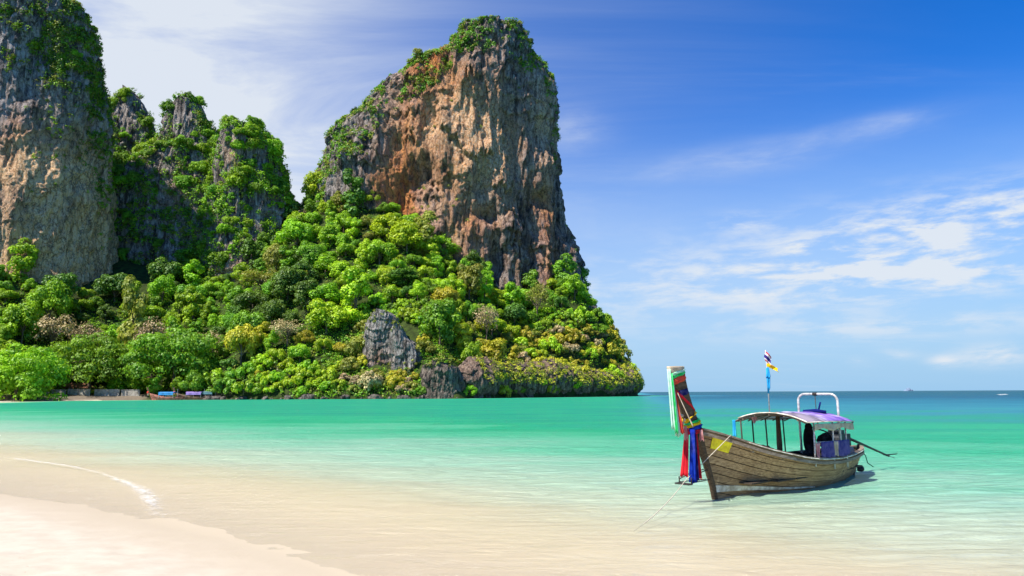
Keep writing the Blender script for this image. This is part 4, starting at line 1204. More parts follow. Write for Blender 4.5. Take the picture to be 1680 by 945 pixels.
BOAT_O = (4.1545, 15.7199, 0.0); BOAT_RZ = math.atan2(0.63770, 0.77028)
boat = empty('longtail_boat', BOAT_O, BOAT_RZ, label='weathered wooden longtail boat with purple canopy and ribboned prow in the shallows', category='boat')
VB = [0.0, .17, .31, .43, .55, .67, .78, .89, 1.0]
uu = np.linspace(0, 1, 64)
for side in (-1, 1):
    for a, b in zip(VB[:-1], VB[1:]):
        vv = np.linspace(a + .005, b - .005, 4)
        U, V = np.meshgrid(uu, vv)
        P = hull_pt(U.ravel(), V.ravel(), side).reshape(4, 64, 3)
        lap = np.linspace(.010, -.004, 4)[:, None]
        P[..., 1] += side * (lap + .006 * fbm(U * 9, V * 3 + a * 31, 0 * U + side, 3, 12))
        MB().sheet(P, 0.028).build('plank', M['plank'], boat)
    U, V = np.meshgrid(uu, np.linspace(0, .985, 14))
    MB().sheet(hull_pt(U.ravel(), V.ravel(), side, .040).reshape(14, 64, 3), .01).build('inner_planking', M['dark_wood'], boat)
    # rail cap and the pale rubbing strip below it
    g = hull_pt(uu, np.ones(64), side)
    for (dy0, dy1, dz0, dz1, nm, mt) in ((-.075, .035, .0, .045, 'gunwale', 'rail'), (.012, .040, -.115, -.045, 'rubbing_strake', 'rail')):
        lo = np.stack([g + [0, side * dy0, dz0], g + [0, side * dy1, dz0], g + [0, side * dy1, dz1], g + [0, side * dy0, dz1]], 0)
        lo[..., 1] = np.where(side > 0, np.maximum(lo[..., 1], .01), np.minimum(lo[..., 1], -.01))
        v = lo.transpose(1, 0, 2).reshape(-1, 3); q = grid_quads(4, 64, True)
        MB().add(v, np.concatenate([q, [[0, 1, 2, 3]], [[252, 253, 254, 255]]])).build(nm, M[mt], boat)
    # white edge line along the after part of the rail
    ed = hull_pt(np.linspace(.16, .985, 48), np.ones(48), side) + [0, side * .036, .012]
    MB().tube(ed, .014, 6).build('rail_edge', M['white_paint'], boat)
# pale painted band near the waterline, widest at the stem
for side in (-1, 1):
    ub = np.linspace(0.004, .50, 40)
    top = lerp_tab(ub, [(0, .30), (.15, .22), (.35, .09), (.5, .02)]); bot = lerp_tab(ub, [(0, .14), (.15, .11), (.35, .045), (.5, .0)])
    rows = []
    for t in np.linspace(0, 1, 4):
        zt = bot + (top - bot) * t
        zg = smooth_tab(ub, HG); zk = smooth_tab(ub, HK); q = lerp_tab(ub, [(0, 1.0), (.3, 1.15), (.6, 1.3), (1, 1.1)])
        vv = np.clip((zt - zk) / (zg - zk), 0, 1) ** (1 / q)
        rows.append(hull_pt(ub, vv, side) + [0, side * .034, 0])
    MB().sheet(np.array(rows), .012).build('painted_band', M['white_paint'], boat)
kl = np.stack([.52 + uu * 6.95, 0 * uu, smooth_tab(uu, HK) - .03], -1)
MB().tube(kl, .06, 8).build('keel', M['dark_wood'], boat)
MB().tube(np.array([[7.4, 0, -.06], [7.62, 0, .25], [7.85, 0, .55], [7.98, 0, .82]]), [.06, .06, .055, .05], 8).build('stern_post', M['prow'], boat)
# stem and tall prow, tapered in plan
ST = [(-.16, .50, .66, .06), (.28, .39, .56, .065), (.66, .24, .42, .07), (1.01, .08, .28, .075), (1.38, -.12, .16, .085), (1.66, -.36, .04, .09), (1.90, -.50, -.10, .09), (2.15, -.62, -.22, .085), (2.45, -.75, -.34, .08), (2.72, -.84, -.41, .075), (2.93, -.93, -.44, .07)]
def prow_at(z):
    t = np.array(ST); return np.interp(z, t[:, 0], t[:, 1]), np.interp(z, t[:, 0], t[:, 2]), np.interp(z, t[:, 0], t[:, 3])
zz = np.linspace(-.16, 2.93, 30); rows = []
for z in zz:
    l, t, h = prow_at(z)
    rows.append([(l, -.012, z), (l + .07, -h, z), (t - .03, -h, z), (t, -h * .7, z), (t, h * .7, z), (t - .03, h, z), (l + .07, h, z), (l, .012, z)])
rows = np.array(rows); q = grid_quads(8, 30, True)
MB().add(rows.reshape(-1, 3), np.concatenate([q, [[0, 1, 6, 7], [1, 2, 5, 6], [2, 3, 4, 5], [232, 233, 238, 239], [233, 234, 237, 238], [234, 235, 236, 237]]])).build('prow', M['prow'], boat)

def band(name, mat, z0l, z0t, z1l, z1t, off, seed=0, rows_=5):
    """cloth wound round the prow: lower edge z0, upper edge z1, given at its leading and trailing side"""
    R0 = []
    for t in np.linspace(0, 1, rows_):
        ring = []
        for ph in np.linspace(0, 2 * math.pi, 33):
            c, s_ = math.cos(ph), math.sin(ph); f = (c + 1) / 2
            z = (z0l + (z0t - z0l) * f) * (1 - t) + (z1l + (z1t - z1l) * f) * t
            l, tr, h = prow_at(z)
            w = (tr - l) / 2; k = off * (1 + .5 * math.sin(ph * 5 + t * 7 + seed)) * (1 if .1 < t < .9 else .6)
            ex = np.sign(c) * abs(c) ** .7; ey = np.sign(s_) * abs(s_) ** .7
            ring.append(((l + tr) / 2 + (w + k) * ex, (h + k) * ey, z))
        R0.append(ring)
    return MB().sheet(np.array(R0), .008).build(name, M[mat], boat, True)

band('prow_wrap', 'cream_cloth', 2.80, 2.90, 2.955, 2.97, .018)
band('ribbon', 'mint_cloth', 2.74, 2.88, 2.80, 2.93, .026, 1)
band('ribbon', 'green_cloth', 2.68, 2.82, 2.75, 2.885, .024, 2)
band('ribbon', 'coral_cloth', 2.55, 2.69, 2.68, 2.83, .022, 3)
band('ribbon', 'navy_cloth', 2.28, 2.38, 2.40, 2.50, .016, 4)
band('sash', 'red_cloth', 2.36, 1.90, 2.46, 1.985, .026, 5)
band('garland', 'yellow_cloth', 1.60, 1.71, 1.67, 1.78, .05, 6)
band('garland', 'green_cloth', 1.66, 1.78, 1.71, 1.83, .048, 8)
band('garland', 'yellow_cloth', 1.80, 1.93, 1.70, 2.02, .035, 9)
band('garland', 'blue_cloth', 1.52, 1.63, 1.60, 1.71, .05, 7)
band('garland', 'red_cloth', 1.44, 1.55, 1.52, 1.62, .045, 3)
WD = np.array([.587, -.81, 0.0])         # across the ribbons, roughly facing the beach
ND = np.array([.81, .587, 0.0])
def hang(name, mat, top, length, w0, w1, folds=3, amp=.02, lean=(0, 0), seed=0, parent=None, thick=.006, n=9, m=16):
    u = np.linspace(-.5, .5, n); t = np.linspace(0, 1, m); rr = random.Random(seed); ph = rr.random() * 6
    P = np.zeros((m, n, 3))
    for j, tt in enumerate(t):
        w = w0 + (w1 - w0) * tt
        for i, q in enumerate(u):
            f = amp * (0.4 + tt) * math.sin(q * folds * 6.28 + ph + tt * 1.6) + .02 * tt * math.sin(tt * 5 + ph)
            P[j, i] = np.array(top) + WD * (q * w + lean[0] * tt) + ND * (f + lean[1] * tt) + np.array([0, 0, -length * tt - .02 * tt * math.sin(q * 9 + ph)])
    return MB().sheet(P, thick).build(name, M[mat], parent or boat, True)

hang('ribbon', 'mint_cloth', (-.95, -.02, 2.90), 1.30, .08, .10, 2, .025, (.06, 0), 1)
hang('ribbon', 'green_cloth', (-.91, -.05, 2.80), 1.28, .06, .07, 2, .02, (.07, -.03), 2)
hang('ribbon', 'mint_cloth', (-.88, -.02, 2.80), 1.36, .07, .12, 2, .025, (.10, -.02), 3)
hang('ribbon', 'coral_cloth', (-.80, -.06, 2.42), .92, .03, .09, 2, .02, (.11, 0), 4)
hang('cord', 'cream_cloth', (-.77, -.09, 2.38), .72, .018, .018, 1, .005, (.30, 0), 5)
hang('scarf', 'red_cloth', (-.50, -.10, 1.60), 1.02, .08, .17, 5, .03, (-.10, 0), 6)
hang('scarf', 'blue_cloth', (-.40, -.17, 1.58), 1.14, .09, .16, 5, .032, (-.04, -.04), 7)
hang('scarf', 'navy_cloth', (-.33, -.17, 1.55), 1.08, .06, .12, 4, .028, (.0, -.02), 8)
hang('scarf', 'red_cloth', (-.27, -.16, 1.50), 1.00, .06, .15, 3, .025, (.02, 0), 9)
hang('tassel', 'pink_cloth', (-.06, -.16, 1.56), .24, .05, .10, 4, .02, (0, 0), 10)
hang('tassel', 'pink_cloth', (-.55, -.10, 1.66), .30, .06, .09, 3, .02, (0, 0), 11)
for i, (a, b, c) in enumerate([(-.60, -.08, 1.72), (-.62, -.06, 1.66), (-.58, -.10, 1.79), (-.60, -.07, 1.88)]):
    MB().blob((a, b, c), (.035, .03, .035), i, .5, 9, 7).build('flower', M['cream_cloth'], boat, True)
# yellow plate painted on the bow
up_ = np.linspace(.022, .086, 8); rows = [hull_pt(up_ + .004 * j, np.full(8, v), -1) + [0, -.040, 0] for j, v in enumerate(np.linspace(.765, .945, 6))]
MB().sheet(np.array(rows), .012).build('name_plate', M['yellow_paint'], boat)
# iron bow step
mb = MB()
for yy in (-.10, .10):
    mb.tube([(.26, yy * .5, .66), (-.12, yy, .62), (-.50, yy * 1.6, .50)], .011, 6); mb.tube([(.34, yy * .5, .44), (-.10, yy, .44), (-.50, yy * 1.6, .44)], .011, 6)
    mb.tube([(-.50, yy * 1.6, .40), (-.50, yy * 1.6, .56)], .014, 6)
mb.tube([(-.50, -.18, .42), (-.50, .18, .42)], .018, 6); mb.tube([(-.62, -.18, .42), (-.62, .18, .42)], .018, 6)
mb.tube([(-.50, -.18, .42), (-.62, -.18, .42)], .016, 6); mb.tube([(-.50, .18, .42), (-.62, .18, .42)], .016, 6)
mb.build('bow_step', M['rust'], boat, True)
# inside: deck boards, thwarts, ribs
for i in range(7):
    x0 = 1.3 + i * .84
    w = float(lerp_tab((x0 + .4) / 7.9, HB)) * .80
    MB().box((x0 + .41, 0, .30), (.80, 2 * w, .03)).build('deck_board', M['dark_wood'], boat)
for u_ in (.19, .30, .42, .60, .80, .90):
    p = hull_pt(np.array([u_, u_]), np.array([1., 1.]), 1)[0]
    MB().box((p[0], 0, p[2] - .13), (.20, 2 * (p[1] - .05), .04)).build('thwart', M['rail'], boat)
fd = []
for j in range(10):
    u_ = .02 + j * .014
    fd.append([hull_pt(np.array([u_, u_]), np.array([1., 1.]), sd)[0] + [0, -sd * .03, -.02] for sd in (-1, -.33, .33, 1)])
MB().sheet(np.array(fd), .03).build('foredeck', M['rail'], boat)
for u_ in np.linspace(.16, .92, 12):
    for sd in (-1, 1):
        p = hull_pt(np.full(7, u_), np.linspace(.35, .99, 7), sd, .075)
        MB().tube(p, .026, 6).build('rib', M['dark_wood'], boat)

# canopy: barrel vault of worn tarpaulin on bowed battens
CS0, CS1 = 3.08, 5.62
def can_z(s, y): return 1.635 + .225 * (1 - np.abs(np.asarray(y) / 1.0) ** 2.1) - .05 * np.clip((np.asarray(s) - 4.6) / 1.0, 0, 1)
ys = np.linspace(-.97, 1.0, 26); ss = np.linspace(CS0, CS1, 34)
S_, Y_ = np.meshgrid(ss, ys)
Z_ = can_z(S_, Y_) + .035 * fbm(S_ * 1.9, Y_ * 2.6, 0 * S_, 3, 6) - .022 * np.abs(np.sin((S_ - CS0) / .635 * math.pi))
cn = MB().sheet(np.stack([S_, Y_, Z_], -1), .012).build('canopy', M['canopy'], boat, True)
for s_ in np.linspace(CS0 + .01, CS1 - .02, 5):
    MB().tube(np.stack([np.full(20, s_), np.linspace(-.965, .995, 20), can_z(s_, np.linspace(-.965, .995, 20)) - .03], -1), .017, 6).build('canopy_bow', M['dark_wood'], boat, True)
for y_ in (-.75, -.4, 0, .4, .75):
    MB().tube([(CS0, y_, float(can_z(CS0, y_)) - .055), (CS1, y_, float(can_z(CS1, y_)) - .055)], .014, 6).build('canopy_batten', M['rail'], boat, True)
MB().tube(np.stack([np.full(24, CS0 - .012), ys[:24] * 1.04 - .0, can_z(CS0, ys[:24] * 1.0) + .004], -1), .016, 6).build('canopy_hem', M['white_paint'], boat, True)
MB().tube(np.array([(CS0, -.975, 1.645), (4.2, -.975, 1.64), (CS1, -.975, 1.60)]), .013, 6).build('canopy_hem', M['white_paint'], boat, True)
hang('canopy_rag', 'pink_cloth', (3.3, .55, 1.74), .16, .16, .05, 2, .02, (0, 0), 21)
for (s_, y_, zb) in ((3.10, .80, .90), (3.75, .86, .80), (4.45, .88, .74), (5.30, .84, .66)):
    MB().tube([(s_, y_, zb - .3), (s_, y_ + .03, 1.70)], .020, 7).build('canopy_post', M['dark_wood'], boat, True)
for (s_, y_, zb) in ((3.66, -.84, .80), (4.60, -.86, .68), (5.40, -.82, .66)):
    MB().tube([(s_, y_, zb - .25), (s_, y_ - .02, 1.66)], .022, 7).build('canopy_post', M['pole'], boat, True)
MB().tube([(4.3, .45, .4), (4.32, .46, 1.0), (4.3, .45, 1.85)], [.06, .075, .05], 9).build('mast_post', M['prow'], boat, True)
hang('blue_strip', 'sky_cloth', (3.02, .98, 1.66), .42, .07, .09, 2, .012, (0, 0), 22)
# rail, curtain and valance on the side facing the beach
MB().tube([(3.66, -.875, 1.14), (5.42, -.875, 1.11)], .013, 6).build('curtain_rail', M['pole'], boat, True)
U, V = np.meshgrid(np.linspace(3.92, 5.42, 60), np.linspace(0, 1, 9))
P = np.stack([U, -.90 + .028 * np.sin(U * 26 + .8 * np.sin(U * 5)) * (.4 + .6 * V), 1.135 - V * (.40 + .02 * np.sin(U * 9))], -1)
MB().sheet(P, .006).build('curtain', M['curtain'], boat, True)
U, V = np.meshgrid(np.linspace(3.55, 5.60, 40), np.linspace(0, 1, 6))
P = np.stack([U, -.955 + .02 * np.sin(U * 11) * V, 1.60 - .03 * (U - 3.5) / 2 - V * (.15 + .035 * np.sin(U * 6))], -1)
MB().sheet(P, .006).build('valance', M['cream_cloth'], boat, True)
hang('rag', 'pink_cloth', (3.72, -.90, 1.12), .36, .12, .05, 2, .02, (0, 0), 23)
hang('rag', 'cream_cloth', (4.55, -.93, 1.13), .36, .16, .14, 2, .02, (0, 0), 24)
# steel goalpost frame behind the canopy
arc = [(5.66, .56, .52)] + [(5.66, .56, 1.2)] + [(5.66, .56, 2.12)] + [(5.66, .56 - .2 * (1 - math.cos(a)), 2.12 + .2 * math.sin(a)) for a in np.linspace(.2, math.pi / 2, 7)]
arc = arc + [(x, -y, z) for x, y, z in arc[::-1]]
MB().tube(arc, .034, 10).build('pipe_frame', M['steel'], boat, True)
MB().tube([(5.66, .06, 2.30), (5.67, .06, 1.88), (5.66, .05, 1.5)], .012, 6).build('hanging_rope', M['rust'], boat, True)
MB().tube([(5.66, -.0, 2.32), (5.66, .12, 2.32)], .047, 8).build('rope_lashing', M['rust'], boat, True)
# engine on its pivot with the long tail shaft and tiller
en = MB(); en.box((6.75, 0, 1.02), (.62, .40, .34)); en.box((6.62, 0, 1.24), (.36, .30, .12)); en.tube([(6.45, -.26, 1.02), (6.45, .26, 1.02)], .17, 14)
en.tube([(6.85, .1, 1.2), (6.86, .1, 1.42), (6.98, .1, 1.46)], .045, 8)
eng = en.build('engine', M['engine'], boat)
MB().tube([(7.0, 0, .45), (7.0, 0, .9)], .05, 8).build('engine_pivot', M['rust'], boat, True)
MB().tube([(6.5, 0.0, 1.15), (6.0, .05, 1.30), (5.35, .12, 1.42)], [.022, .02, .018], 7).build('tiller', M['rust'], boat, True)
MB().tube([(7.05, 0, 1.10), (7.5, 0, 1.0), (9.9, .02, .40)], [.06, .045, .03], 8).build('propeller_shaft', M['rust'], boat, True)
pr = MB()
for a in (0.4, 0.4 + math.pi):
    d = np.array([.05, math.cos(a), math.sin(a)])
    pr.sheet(np.array([[np.array([9.95 + .02 * j, .02, .39]) + d * r + np.array([.05 * (r / .2), 0, 0]) for j in range(3)] for r in np.linspace(.02, .2, 5)]), .008)
pr.tube([(9.85, .02, .41), (10.05, .02, .37)], .035, 8)
pr.build('propeller', M['rust'], boat)
MB().sheet(np.array([[(9.6, .02, .44), (10.75, .03, .40)], [(9.7, .02, .40), (10.6, .03, .375)]]), .012).build('skeg', M['rust'], boat)
MB().tube([(7.2, .1, 1.05), (7.6, .35, 1.08), (8.0, .42, 1.12)], .02, 7).build('steering_pole', M['rail'], boat, True)
# stern clutter that belongs to the boat
MB().tube([(7.95, -.05, .66), (8.1, -.12, .50), (8.02, -.2, .30), (8.25, -.25, .18)], .014, 6).build('stern_line', M['green_rope'], boat, True)
MB().blob((7.85, -.05, .14), (.16, .09, .09), 4, .4).build('rudder_block', M['rust'], boat, True)
# flag staff on the canopy
fs = link('flag_staff', MB().tube([(3.12, 0, 1.82), (3.13, 0, 2.7), (3.12, 0.01, 3.46)], [.016, .014, .010], 7).mesh('flag_staff', True), boat, M['pole'])
def flag_sheet(name, mat, top, L, W, droop, seed):
    u = np.linspace(0, 1, 14); v = np.linspace(0, 1, 12); P = np.zeros((12, 14, 3)); at = np.zeros((12, 14))
    for j, b in enumerate(v):
        for i, a in enumerate(u):
            P[j, i] = np.array(top) + WD * (a * W + .015 * math.sin(b * 6 + seed)) + ND * (.05 * a * math.sin(a * 7 + b * 3 + seed)) + np.array([0, 0, -b * L - droop * a ** 1.3])
            at[j, i] = b
    mb = MB().sheet(P, .004)
    me = mb.mesh(name, True, {'tint': np.concatenate([at.ravel(), at.ravel()])})
    return link(name, me, boat, M[mat])
flag_sheet('striped_flag', 'flag', (3.10, 0.03, 3.44), .26, .15, .16, 1)
flag_sheet('yellow_flag', 'yellow_cloth', (3.12, 0.0, 3.12), .10, .26, .14, 2)
hang('blue_ribbon', 'sky_cloth', (3.13, -.02, 3.02), .26, .05, .11, 2, .02, (0, 0), 31)
hang('blue_ribbon', 'sky_cloth', (3.13, -.02, 2.80), .34, .10, .06, 2, .02, (0, 0), 32)
MB().tube([(3.12, 0, 3.0), (3.13, 0, 2.35)], .024, 7).build('staff_wrap', M['sky_cloth'], boat, True)

SUB = {'prow': ('prow_wrap', 'ribbon', 'sash', 'garland', 'scarf', 'tassel', 'flower', 'cord', 'bow_step'),
       'canopy': ('canopy_bow', 'canopy_batten', 'canopy_hem', 'canopy_rag', 'blue_strip', 'valance'),
       'flag_staff': ('striped_flag', 'yellow_flag', 'blue_ribbon', 'staff_wrap'), 'curtain_rail': ('curtain', 'rag'),
       'pipe_frame': ('hanging_rope', 'rope_lashing'), 'engine': ('engine_pivot', 'tiller'), 'propeller_shaft': ('propeller', 'skeg')}
kids = list(boat.children)
for main, subs in SUB.items():
    m_ = next(o for o in kids if o.name.split('.')[0] == main)
    for o in kids:
        if o.name.split('.')[0] in subs:
            o.parent = m_

def boat_pt(x, y, z):
    c, s = math.cos(BOAT_RZ), math.sin(BOAT_RZ)
    return np.array([BOAT_O[0] + x * c - y * s, BOAT_O[1] + x * s + y * c, z])

# things lying or hanging in the boat
def in_boat(name, mb_or_list, label, cat, mat):
    o = mb_or_list.build(name, M[mat], None, True, label=label, category=cat)
    o.location = BOAT_O; o.rotation_euler = (0, 0, BOAT_RZ)
    return o
jk = MB().blob((5.10, .02, 1.10), (.13, .17, .36), 3, .35); jk.blob((5.06, .0, 1.42), (.09, .10, .13), 5, .2); jk.blob((5.15, .0, .74), (.17, .2, .14), 6, .3)
in_boat('hanging_jacket', jk, 'black jacket hanging under the purple canopy of the boat', 'jacket', 'black_cloth')
in_boat('black_sack', MB().blob((5.62, -.18, 1.06), (.24, .22, .19), 8, .35, 18, 11), 'rounded black sack behind the curtain of the boat', 'sack', 'black_cloth')
in_boat('cargo_bundle', MB().blob((3.5, .50, .86), (.42, .20, .15), 9, .5, 18, 11), 'dark lumpy bundle stowed inside the far rail of the boat', 'bundle', 'black_cloth')
in_boat('cargo_bundle', MB().blob((4.75, .30, .66), (.36, .22, .14), 10, .5, 18, 11), 'low dark bundle lying amidships in the boat', 'bundle', 'black_cloth')
tb = MB().tube([(5.30, .25, 1.84), (5.42, -.05, 1.86), (5.50, -.30, 1.83)], [.05, .06, .045], 9); tb.tube([(5.46, -.1, 1.84), (5.5, -.16, 2.10)], .025, 6)
in_boat('rolled_tarp', tb, 'dark rolled tarp with a stick lying on the canopy roof', 'tarp', 'navy_cloth')
cp_ = MB()
for i in range(6):
    a = np.linspace(0, 6.28, 22); cp_.tube(np.stack([7.25 + (.20 - .012 * i) * np.cos(a), -.02 + (.15 - .008 * i) * np.sin(a), .66 + .025 * i + .012 * np.sin(3 * a)], -1), .016, 5, False)
in_boat('coiled_rope', cp_, 'tan rope coiled at the stern of the boat', 'rope', 'rope')
bk = MB(); a = np.linspace(0, 2 * math.pi, 16, endpoint=False)
rings = [(.09, 0), (.12, .22), (.125, .23), (.11, .225), (.08, .02)]
bk.add(np.concatenate([np.stack([5.95 + r * np.cos(a), -.45 + r * np.sin(a), .82 + z + 0 * a], -1) for r, z in rings]), grid_quads(16, 5, True), [(i, (i + 1) % 16, 80) for i in range(0)])
in_boat('white_bucket', bk, 'small pale bucket beside the engine of the boat', 'bucket', 'white_paint')

# mooring rope from the rail to an anchor in the sand
p0 = hull_pt(np.array([.10, .10]), np.array([1., 1.]), -1)[0]; r0 = boat_pt(p0[0], p0[1] - .05, p0[2] + .05)
r3 = at_z(1040, 868, 0.0); r3[2] = -.03
r2 = at_y(1123, 790, boat_pt(-.1, -.55, 0)[1])
pts = [r0 + (r2 - r0) * t for t in np.linspace(0, 1, 8)]
for t in np.linspace(.1, 1, 14):
    m_ = (r2 + r3) / 2 + np.array([0, 0, -.16])
    pts.append((1 - t) ** 2 * r2 + 2 * t * (1 - t) * m_ + t * t * r3)
MB().tube(np.array(pts), .008, 6).build('mooring_rope', M['rope'], None, True, label='thin pale rope running from the bow rail into the sand', category='rope')

# ------------------------------------------------------------------ far shore: seawall, hut, small boats
M['concrete'] = mat_simple('stained_concrete', (0.42, 0.39, 0.34), 0.9, 0.4, 0.8, 0.3)
M['tin'] = mat_simple('hut_roof', (0.30, 0.13, 0.07), 0.8, 0.5, 1.2, 0.2)
M['hutwood'] = mat_simple('hut_boards', (0.20, 0.12, 0.07), 0.85, 0.5, 1.5, 0.2)
M['pink_hull'] = mat_simple('faded_red_hull', (0.32, 0.12, 0.09), 0.7, 0.5, 2.0, 0.2)
M['brown_hull'] = mat_simple('brown_hull', (0.16, 0.095, 0.055), 0.7, 0.5, 2.0, 0.2)
M['blue_tarp'] = mat_simple('blue_tarp', (0.03, 0.25, 0.62), 0.6, 0.3, 1.5)
M['lilac_tarp'] = mat_simple('lilac_tarp', (0.36, 0.24, 0.62), 0.6, 0.3, 1.5)
M['teal_tarp'] = mat_simple('teal_tarp', (0.10, 0.22, 0.27), 0.6, 0.3, 1.5)

wall = empty('seawall', tuple(at_y(150, 655, 303)), label='grey concrete seawall in separate panels under the umbrella trees', category='wall')
wl = np.array(wall.location)
for (xa, xb, yt, Y) in ((62, 80, 644, 298), (82, 107, 640, 301), (110, 147, 639, 303), (154, 196, 639.5, 304), (198, 229, 640, 304)):
    A_ = at_y(xa, 655, Y); B_ = at_y(xb, 655, Y); zt = at_y(xa, yt, Y)[2]
    MB().box(((A_[0] + B_[0]) / 2 - wl[0], Y - wl[1], zt / 2 - .4 - wl[2]), (B_[0] - A_[0] - .25, .5, zt + .8)).build('panel', M['concrete'], wall)
    MB().box(((A_[0] + B_[0]) / 2 - wl[0], Y - wl[1], zt + .1 - wl[2]), (B_[0] - A_[0] - .1, .7, .2)).build('coping', M['concrete'], wall)
hp = at_y(128, 640, 314)
hut = empty('beach_hut', (hp[0], 314, 2.2), label='low brown beach hut with tiled roof behind the seawall', category='hut')
MB().box((0, 0, 1.7), (11, 5, 3.4)).build('wall', M['hutwood'], hut)
rf = MB(); rf.add([(-6.4, -3.6, 3.2), (6.4, -3.6, 3.2), (6.4, 3.6, 3.2), (-6.4, 3.6, 3.2), (-4, 0, 5.6), (4, 0, 5.6)], [(0, 1, 5, 4), (2, 3, 4, 5), (3, 2, 1, 0)], [(1, 2, 5), (3, 0, 4)])
rf.build('roof', M['tin'], hut)
for x in (-5.8, -2, 2, 5.8): MB().tube([(x, -3.3, -.5), (x, -3.3, 3.2)], .12, 7).build('post', M['pole'], hut)
MB().box((1.2, -2.56, 1.3), (1.1, .08, 2.2)).build('door', M['dark_wood'], hut)
for x in (-3.4, 3.6): MB().box((x, -2.55, 1.9), (1.4, .08, 1.1)).build('window', M['teal_tarp'], hut)

def far_boat(pxx, Y, rz, scl, hull, tarp, label, canopy=True, zoff=.0):
    o = at_z(pxx, 655, 0); X = at_y(pxx, 655, Y)[0]
    b = empty('longtail_boat', (X, Y, zoff), rz, label=label, category='boat', group='beached longtail boats'); b.scale = (scl,) * 3
    U, V = np.meshgrid(np.linspace(0, 1, 24), np.linspace(0, 1, 7)); mb = MB()
    for sd in (-1, 1): mb.sheet(hull_pt(U.ravel(), V.ravel(), sd).reshape(7, 24, 3), .05)
    mb.build('hull', M[hull], b, True)
    r = []
    for z in np.linspace(-.1, 2.9, 12):
        l, t, h = prow_at(z); r.append([(l, 0, z), (t, -h, z), (t + .02, 0, z), (t, h, z)])
    r = np.array(r); MB().add(r.reshape(-1, 3), np.concatenate([grid_quads(4, 12, True), [[44, 45, 46, 47]]])).build('prow', M['prow'], b)
    MB().blob((-.45, 0, 1.75), (.26, .18, .28), 3, .3).build('garland', M['coral_cloth'], b, True)
    MB().blob((-.35, 0, 1.35), (.14, .16, .34), 4, .3).build('ribbon', M['cream_cloth'], b, True)
    if canopy:
        S2, Y2 = np.meshgrid(np.linspace(2.6, 6.2, 10), np.linspace(-.95, .95, 12))
        MB().sheet(np.stack([S2, Y2, can_z(S2 * 0 + 3.2, Y2)], -1), .03).build('canopy', M[tarp], b, True)
        MB().sheet(np.stack([np.linspace(2.7, 6.1, 12)[None].repeat(3, 0), np.full((3, 12), -.96), np.linspace(1.6, 1.15, 3)[:, None].repeat(12, 1)], -1), .02).build('side_curtain', M[tarp], b)
        for s_ in (2.7, 4.4, 6.1):
            for sd in (-.85, .85): MB().tube([(s_, sd, .5), (s_, sd, 1.68)], .03, 6).build('canopy_post', M['pole'], b)
    MB().tube([(6.6, 0, .5), (6.6, 0, 2.5)], .03, 6).build('pole', M['pole'], b)
    MB().tube([(7.0, 0, 1.2), (10.5, 0, .9)], .05, 6).build('propeller_shaft', M['rust'], b)
    return b
far_boat(245, 294.5, R_(-6), 1.9, 'pink_hull', 'blue_tarp', 'red hulled longtail boat with blue canopy moored below the umbrella tree', zoff=-.1)
far_boat(288, 296, R_(4), 1.8, 'brown_hull', 'lilac_tarp', 'brown longtail boat with lilac canopy beside the red hulled one', zoff=.1)
far_boat(312, 298.5, R_(-4), 1.7, 'brown_hull', 'teal_tarp', 'farthest beached longtail boat under a dull teal canopy', zoff=.4)
lg = empty('driftwood_pile', tuple(at_y(338, 654, 297.5)), label='fallen grey branches at the waterline beside the beached boats', category='driftwood')
for i in range(9):
    r = random.Random(i); a = r.uniform(-.5, .5); L = r.uniform(3, 7)
    c = np.array([r.uniform(-5, 5), r.uniform(-1, 1), .5 + r.uniform(0, 1.2)]); d = np.array([math.cos(a), math.sin(a) * .3, r.uniform(-.1, .35)])
    MB().tube([c - d * L / 2, c + np.array([0, 0, .1]), c + d * L / 2], [.14, .11, .05], 6).build('branch', M['bark'], lg, True)

# islet on the horizon, distance haze mixed into its rock colour
isl = MB()
P0 = at_y(1491, 638, 5200)
for i, (dx, h, w) in enumerate(((-18, 11, 22), (4, 26, 16), (20, 14, 18), (38, 6, 16))):
    isl.blob((P0[0] + dx, 5200 + 10 * i, 0), (w, w, h), 40 + i, .35, 22, 14)
isl.build('islet', mat_simple('hazed_rock', (0.17, 0.235, 0.33), 0.95, 0.3, 0.03), None, True, label='tiny rocky islet on the sea horizon', category='islet')

# ------------------------------------------------------------------ foam
def mat_foam():
    m, k, out = new_mat('sea_foam')
    p = pos(k); a = k.attr('tint')
    n = k.noise(k.scale(p, (1, 1.6, 1)), 7.0, 8, 0.72, 0.6); n2 = k.noise(p, 30, 4, 0.6)
    f = k.smooth(k.m('ADD', k.m('MULTIPLY', a, 0.50), k.m('ADD', k.m('MULTIPLY', n, 0.95), k.m('MULTIPLY', n2, 0.3))), 0.92, 1.22, 0.0, 0.6)
    d = k.new('ShaderNodeBsdfDiffuse'); k.put(d.inputs[0], (0.80, 0.80, 0.78))
    t = k.new('ShaderNodeBsdfTransparent'); mx = k.new('ShaderNodeMixShader'); k.put(mx.inputs[0], f)
    k.l.new(t.outputs[0], mx.inputs[1]); k.l.new(d.outputs[0], mx.inputs[2]); k.l.new(mx.outputs[0], out.inputs[0])
    return m
M['foam'] = mat_foam()
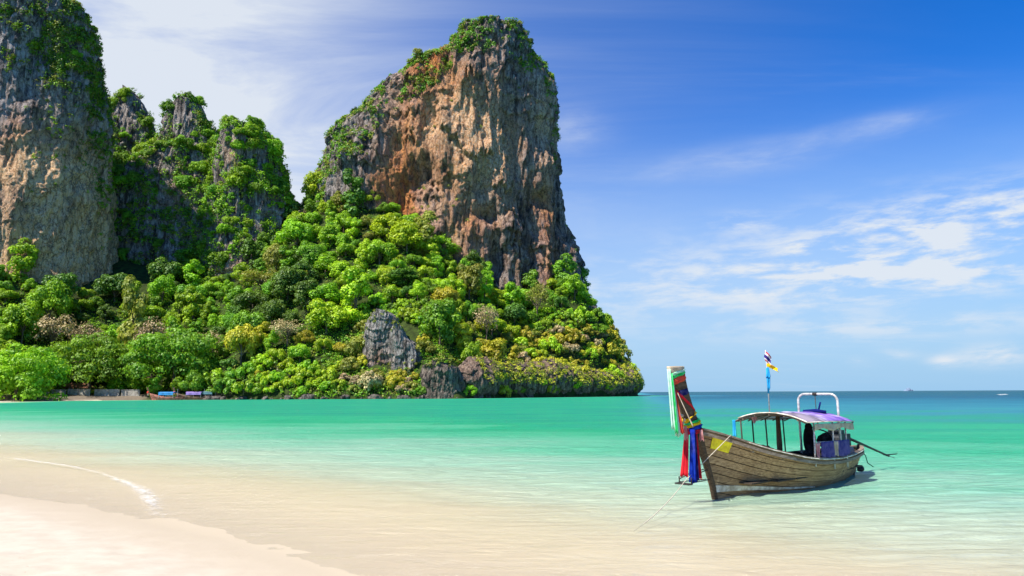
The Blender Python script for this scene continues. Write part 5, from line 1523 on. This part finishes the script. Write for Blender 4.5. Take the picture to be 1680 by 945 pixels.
def foam_strip(path, wid, hgt, strength, name, label):
    pts = np.array([at_z(x, y, .02) for x, y in path]); seg = np.r_[0, np.cumsum(np.linalg.norm(np.diff(pts, axis=0), axis=1))]
    u = np.linspace(0, seg[-1], 160); C = np.stack([np.interp(u, seg, pts[:, i]) for i in range(3)], -1)
    for _ in range(6): C[1:-1] = (C[:-2] + C[1:-1] * 2 + C[2:]) / 4
    C[:, 1] += .10 * fbm(u / .5, 0 * u, 0 * u, 3, 3)
    T = np.gradient(C, axis=0); T /= np.linalg.norm(T, axis=1)[:, None]; Nn = np.stack([T[:, 1], -T[:, 0], 0 * u], -1)
    w = np.interp(u / u[-1], *np.array(wid).T); st = np.interp(u / u[-1], *np.array(strength).T)
    vv = np.linspace(-1, 1, 13); P = np.zeros((13, 160, 3)); A = np.zeros((13, 160))
    for j, v in enumerate(vv):
        P[j] = C + Nn * (v * w)[:, None]; P[j, :, 2] = .022 + hgt * np.exp(-(v * 2.2) ** 2) * np.clip(st, .2, 1); A[j] = st * (1 - abs(v) ** 1.5)
    me = fast_mesh(name, P.reshape(-1, 3), grid_quads(160, 13), None, True, {'tint': A.ravel()})
    link(name, me, None, M['foam'], kind='stuff', label=label, category='foam')
foam_strip([(5, 751), (40, 755), (80, 760), (125, 767), (165, 777), (195, 788), (225, 800), (243, 815), (252, 832), (264, 848), (280, 860)],
           [(0, .20), (.3, .22), (.55, .30), (.72, .50), (.85, .5), (1, .3)], .03, [(0, .6), (.06, .9), (.3, .88), (.42, .74), (.52, .76), (.6, .88), (.85, .86), (1, .5)], 'foam', 'thin white foam line of a wavelet running up the sand')
foam_strip([(200, 776), (240, 782), (300, 790), (345, 800)], [(0, .2), (1, .2)], .02, [(0, .2), (.5, .55), (1, .1)], 'foam', 'faint broken foam patch on the shallows beyond the wavelet')
wk = at_z(1668, 648.3, 0)
cw = np.stack([wk[0] + np.linspace(-14, 16, 40), wk[1] + np.linspace(-6, 30, 40), np.full(40, .12)], -1)
P = np.stack([cw + [0, -2.2, 0], cw + [0, 0, .35], cw + [0, 2.2, 0]], 0)
me = fast_mesh('foam', P.reshape(-1, 3), grid_quads(40, 3), None, True, {'tint': np.full(120, .95)})
link('foam', me, None, M['foam'], kind='stuff', label='white boat wake streak far out near the picture edge', category='foam')
